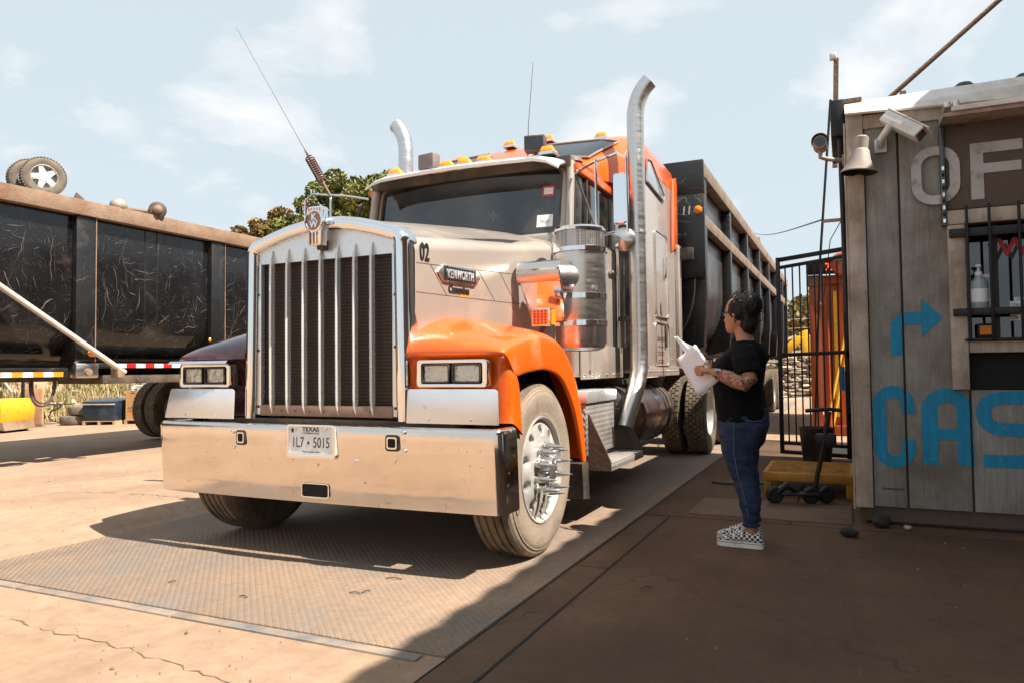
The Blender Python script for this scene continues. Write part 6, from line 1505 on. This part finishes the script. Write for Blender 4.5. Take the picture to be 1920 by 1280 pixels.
# head: jaw, skull, nose, ear, looking forward and a little away
HD = Matrix.Rotation(R(-22), 3, 'Z')
def Hh(u, l, z):
    v = HD @ Vector((u, l, 0)); return W(.014+v.x, v.y, z)
rg = []
for z, uc, ru, rl in ((1.325, .045, .03, .026), (1.335, .042, .052, .042), (1.36, .03, .072, .056), (1.39, .016, .088, .066), (1.42, .01, .095, .071), (1.46, .006, .098, .074), (1.50, .0, .095, .073), (1.535, -.004, .08, .062), (1.555, -.006, .05, .04)):
    rg.append([Hh(uc+ru*math.cos(2*math.pi*k/20), rl*math.sin(2*math.pi*k/20), z) for k in range(20)])
B.loft(rg)
B.tube([Hh(.095, 0, 1.445), Hh(.112, 0, 1.41), Hh(.102, 0, 1.40)], [.008, .013, .01], 8)
B.tube([Hh(.096, -.016, 1.372), Hh(.103, 0, 1.373), Hh(.096, .016, 1.372)], [.007, .009, .007], 7)
for s in (1, -1):
    B.tube([Hh(.0, s*.070, 1.395), Hh(-.008, s*.078, 1.41), Hh(-.012, s*.081, 1.43), Hh(-.004, s*.078, 1.446), Hh(.006, s*.073, 1.44)], [.009, .01, .011, .010, .007], 8)
body = remesh(B, 'body', 'skin', wm, .0055, 3)
at = body.data.attributes.new('ink', 'FLOAT', 'POINT')
for i, v in enumerate(body.data.vertices):
    q = v.co - Vector((WX, WY, 0)); u = q.dot(Fv); l = q.dot(Lv)
    at.data[i].value = 1.0 if (l > .195 and -.16 < u < .09 and 0.9 < v.co.z < 1.13) else 0.0
# eyes and brows
for s in (1, -1):
    MB().sphere(Hh(.085, s*.032, 1.448), .012, 8, 6).build('eye', 'plate_white', body)
    MB().sphere(Hh(.0955, s*.033, 1.448), .0055, 6, 5).build('iris', 'hair_black', body)
    MB().tube([Hh(.094, s*.018, 1.470), Hh(.094, s*.035, 1.475), Hh(.083, s*.05, 1.470)], .004, 5).build('brow', 'hair_black', body)
gs = MB()
for s in (1, -1):
    gs.tube([Hh(.098, s*.012, 1.455), Hh(.098, s*.05, 1.462), Hh(.094, s*.055, 1.435), Hh(.10, s*.02, 1.43), Hh(.098, s*.012, 1.455)], .004, 5)
    gs.tube([Hh(.094, s*.055, 1.458), Hh(.04, s*.076, 1.46), Hh(-.005, s*.079, 1.452)], .004, 5)
gs.build('glasses', 'iron_black', wm)
# shirt
S = MB()
S.loft([hring(u, 0, z, ru, rl, 24) for z, u, ru, rl in ((.775, .012, .150, .196), (.83, .016, .158, .198), (.90, .026, .155, .184), (.98, .034, .154, .178), (1.05, .033, .157, .176), (1.12, .022, .156, .182), (1.18, .0, .142, .190), (1.225, -.02, .112, .178), (1.255, -.022, .085, .135), (1.278, -.014, .067, .082))])
for s in (1, -1): limb(S, [(-.035, s*.12, 1.195), (-.04, s*.185, 1.19), (-.065 if s > 0 else -.01, s*.235, 1.135), (-.088 if s > 0 else .0, s*.26, 1.075), (-.092 if s > 0 else .0, s*.268, 1.06)], [.07, .077, .078, .079, .078], 16)
shirt = remesh(S, 't_shirt', 'black_cotton', wm, .007, 4, .012, 10, (1, 1, .55))
MB().tube([W(.168, .08, 1.150), W(.160, .098, 1.166), W(.150, .115, 1.152), W(.140, .128, 1.170)], .004, 5).build('chest_mark', 'decal_white', shirt)
# jeans
J = MB()
J.loft([hring(u, 0, z, ru, rl, 24) for z, u, ru, rl in ((.69, .008, .135, .185), (.74, .006, .147, .192), (.79, .004, .148, .192), (.85, .012, .142, .186), (.88, .016, .138, .18))])
for s in (1, -1):
    k = 0 if s > 0 else 1
    J.loft([hring(u+.03*k*(.75-z)/.6, s*.088, z, ru, rl, 20) for z, u, ru, rl in ((.76, .008, .145, .10), (.66, .014, .124, .092), (.57, .022, .098, .080), (.47, .012, .077, .068), (.40, -.008, .069, .064), (.335, -.024, .064, .060), (.25, -.038, .058, .057), (.18, -.044, .047, .049), (.135, -.045, .045, .047))])
jeans = remesh(J, 'jeans', 'denim', wm, .007, 2, .009, 9, (1, 1, 2.0))
for s in (1,):
    MB().tube([W(.02, .190, .80), W(.025, .186, .70), W(.03, .172, .60), W(.018, .160, .47), W(-.02, .155, .335), W(-.042, .135, .18)], .0035, 5).build('side_seam', mat('denim_light', (.06, .12, .22), .85), jeans)
    MB().tube([W(-.05, .187, .79), W(-.09, .16, .78), W(-.125, .105, .785)], .003, 5).build('pocket_seam', 'denim_light', jeans)
for s in (1, -1):
    MB().lathe([(.047, 0), (.052, .002), (.052, .018), (.047, .02)], (0, 0, 0), 'z', 18).xf(Matrix.Translation(W(-.045+(.0 if s > 0 else .03), s*.088, .128))).build('cuff', 'denim', jeans)
# shoes
for s in (1, -1):
    u0 = .0 if s > 0 else .045; l0 = s*.085
    def sr(u, hw, z1, z0=.028, n=14):
        return [W(u0+u, l0+hw*math.cos(math.pi*2*k/n), max(z0, (z0+z1)/2+(z1-z0)/2*math.sin(math.pi*2*k/n)*1.12)) for k in range(n)]
    sh = MB().loft([sr(u, hw, z1) for u, hw, z1 in ((-.112, .022, .075), (-.105, .030, .088), (-.085, .035, .094), (-.04, .036, .098), (-.005, .037, .095), (.03, .040, .088), (.07, .044, .074), (.11, .045, .062), (.14, .040, .054), (.158, .028, .046), (.165, .012, .038))]).build('shoe', 'checker_canvas', wm, smooth=70)
    ol = [(-.118, 0), (-.113, .024), (-.09, .038), (-.03, .040), (.03, .044), (.09, .050), (.135, .046), (.16, .030), (.171, 0)]
    ol = ol+[(u, -h) for u, h in reversed(ol[1:-1])]
    MB().loft([[W(u0+u, l0+h, z) for u, h in ol] for z in (.0, .008, .032, .036)]).build('sole', 'sole_white', sh, smooth=40)
    MB().loft([[W(u0+u*1.003, l0+h*1.02, z) for u, h in ol] for z in (.026, .029)], True, False).build('foxing_stripe', 'decal_black', sh)
    for k in range(5):
        u = .01+.017*k; z = .100-.0065*k
        MB().tube([W(u0+u, l0+.026, z-.012), W(u0+u+.006, l0, z+.004), W(u0+u, l0-.026, z-.012)], .0042, 5).build('lace', 'sole_white', sh)
    MB().tube([W(u0-.005, l0+.005, .105), W(u0-.0, l0+.028, .115), W(u0+.02, l0+.034, .10)], .004, 5).build('lace', 'sole_white', sh)
# watch and bracelet
wr = Vector((.095, .221, 1.071)); dd = (Vector((.11, .215, 1.075))-Vector((.05, .24, 1.055))).normalized()
def cuff(c, r, hw, nm, material):
    c = Vector(c); a = W(*c); d = (W(*(c+dd))-a).normalized()
    MB().tube([a-d*hw, a+d*hw], r, 18, cap=False).build(nm, material, wm)
cuff(wr, .0365, .011, 'watch_strap', 'black_plastic'); cuff(wr-dd*.028, .039, .005, 'bracelet', mat('bracelet_red', (.5, .02, .02), .6))
fc = W(*(wr+Vector((0, .034, .010))))
MB().obox(fc, (.036, .012, .038), Matrix((Fv, Lv, Vector((0, 0, 1)))).transposed()).build('watch_case', 'chrome', wm, bevel=.005)
MB().obox(fc+Lv*.0065, (.029, .002, .031), Matrix((Fv, Lv, Vector((0, 0, 1)))).transposed()).build('watch_face', 'window_black', wm)
# hair: cap plus loose curls piled up at the back
H = MB(); rnd = random.Random(11)
H.sphere(Hh(-.028, 0, 1.475), 1, 18, 12, (.098, .088, .098)); H.sphere(Hh(-.075, .0, 1.50), 1, 14, 10, (.075, .08, .075)); H.sphere(Hh(-.06, 0, 1.40), 1, 14, 10, (.06, .066, .09))
hair = remesh(H, 'hair', 'hair_black', wm, .006, 2, .010, 30, (1, 1, .45))
cu_ = MB()
for _ in range(150):
    t = rnd.uniform(0, 6.28); q = rnd.uniform(-.75, 1); rr_ = math.sqrt(max(0, 1-q*q))
    d = Vector((rr_*math.cos(t), rr_*math.sin(t), q))
    if d.x > .25 and d.z < .45: continue
    c = Vector((-.040, 0, 1.478)); p0 = c+Vector((d.x*.098, d.y*.086, d.z*.096))
    if d.z > .5: p0.z += .010
    ax_ = Vector((rnd.uniform(-1, 1), rnd.uniform(-1, 1), rnd.uniform(-1, 1))).normalized(); r_ = rnd.uniform(.014, .045); b1 = ax_.orthogonal().normalized(); b2 = ax_.cross(b1)
    tw_ = rnd.uniform(1.6, 4.2); pts = []
    for k in range(9):
        a = tw_*k/8; p = p0+(b1*math.cos(a)+b2*math.sin(a))*r_+ax_*(.022*k/8); pts.append(Hh(p.x, p.y, p.z))
    cu_.tube(pts, [.0021]*8+[.0008], 4)
stuff(cu_.build('curls', 'hair_black', hair))
rebase(wm, (WX, WY, 0))
# papers
pa = thing('paper_sheets', 'bundle of white paper sheets held in front of the person', 'paper', (1.95, 1.38, 1.08))
mat('paper_white', (.74, .75, .77), .7, 0, .02, 6)
def sheet(c, bend, name, th=.003):
    c = [Vector(q)-Vector((1.95, 1.38, 1.08)) for q in c]; mb = MB(); n = 8
    nn = (c[1]-c[0]).cross(c[3]-c[0]).normalized()
    rgs = []
    for j in range(n+1):
        v = j/n; a = c[0].lerp(c[3], v); b = c[1].lerp(c[2], v); rgs.append([a.lerp(b, i/n)+nn*bend*math.sin(math.pi*i/n) for i in range(n+1)])
    mb.loft(rgs, False, False)
    o = mb.build(name, 'paper_white', pa, smooth=60); s_ = o.modifiers.new('t', 'SOLIDIFY'); s_.thickness = th; return o

sheet([(1.842, 1.42, 1.169), (1.965, 1.385, 1.259), (2.121, 1.315, 1.037), (1.988, 1.335, .937)], .006, 'sheet')
sheet([(1.846, 1.43, 1.172), (1.972, 1.395, 1.258), (2.130, 1.322, 1.033), (1.996, 1.345, .935)], .004, 'sheet', .008)
sheet([(1.816, 1.50, 1.311), (1.945, 1.42, 1.250), (1.955, 1.41, 1.235), (1.895, 1.43, 1.205)], .012, 'turned_sheet', .0015)
sheet([(1.810, 1.50, 1.318), (1.830, 1.49, 1.320), (1.915, 1.43, 1.235), (1.890, 1.44, 1.215)], .004, 'turned_sheet', .004)

# loose grit on the yard
rnd = random.Random(31); mb = MB()
for _ in range(700):
    x = rnd.uniform(-6, 4.5); y = rnd.uniform(-2.2, 3.0); s = .0025+.009*rnd.random()**4
    z = gz(x, y)
    q = [(x+s*math.cos(a)*rnd.uniform(.7, 1.3), y+s*math.sin(a)*rnd.uniform(.7, 1.3)) for a in (0, 1.3, 2.6, 3.9, 5.1)]
    o = len(mb.v); mb.v += [(a, b, z-.004) for a, b in q]+[(x, y, z+s*.7)]
    mb.f += [(o+k, o+(k+1) % 5, o+5) for k in range(5)]
g = stuff(mb.build('grit', mat('grit_stone', (.17, .12, .085), .9, 0, .5, 3), smooth=0)); g['label'] = 'small loose grit scattered over the yard floor'; g['category'] = 'grit'
# ------------------------------------------------------------------ put every thing's own origin at its base
rebase(truck, (0, 4.4, 0)); rebase(tr1, (0, 12.2, 0)); rebase(tr2, (XL, 4.1, gz(XL, 4.1)))
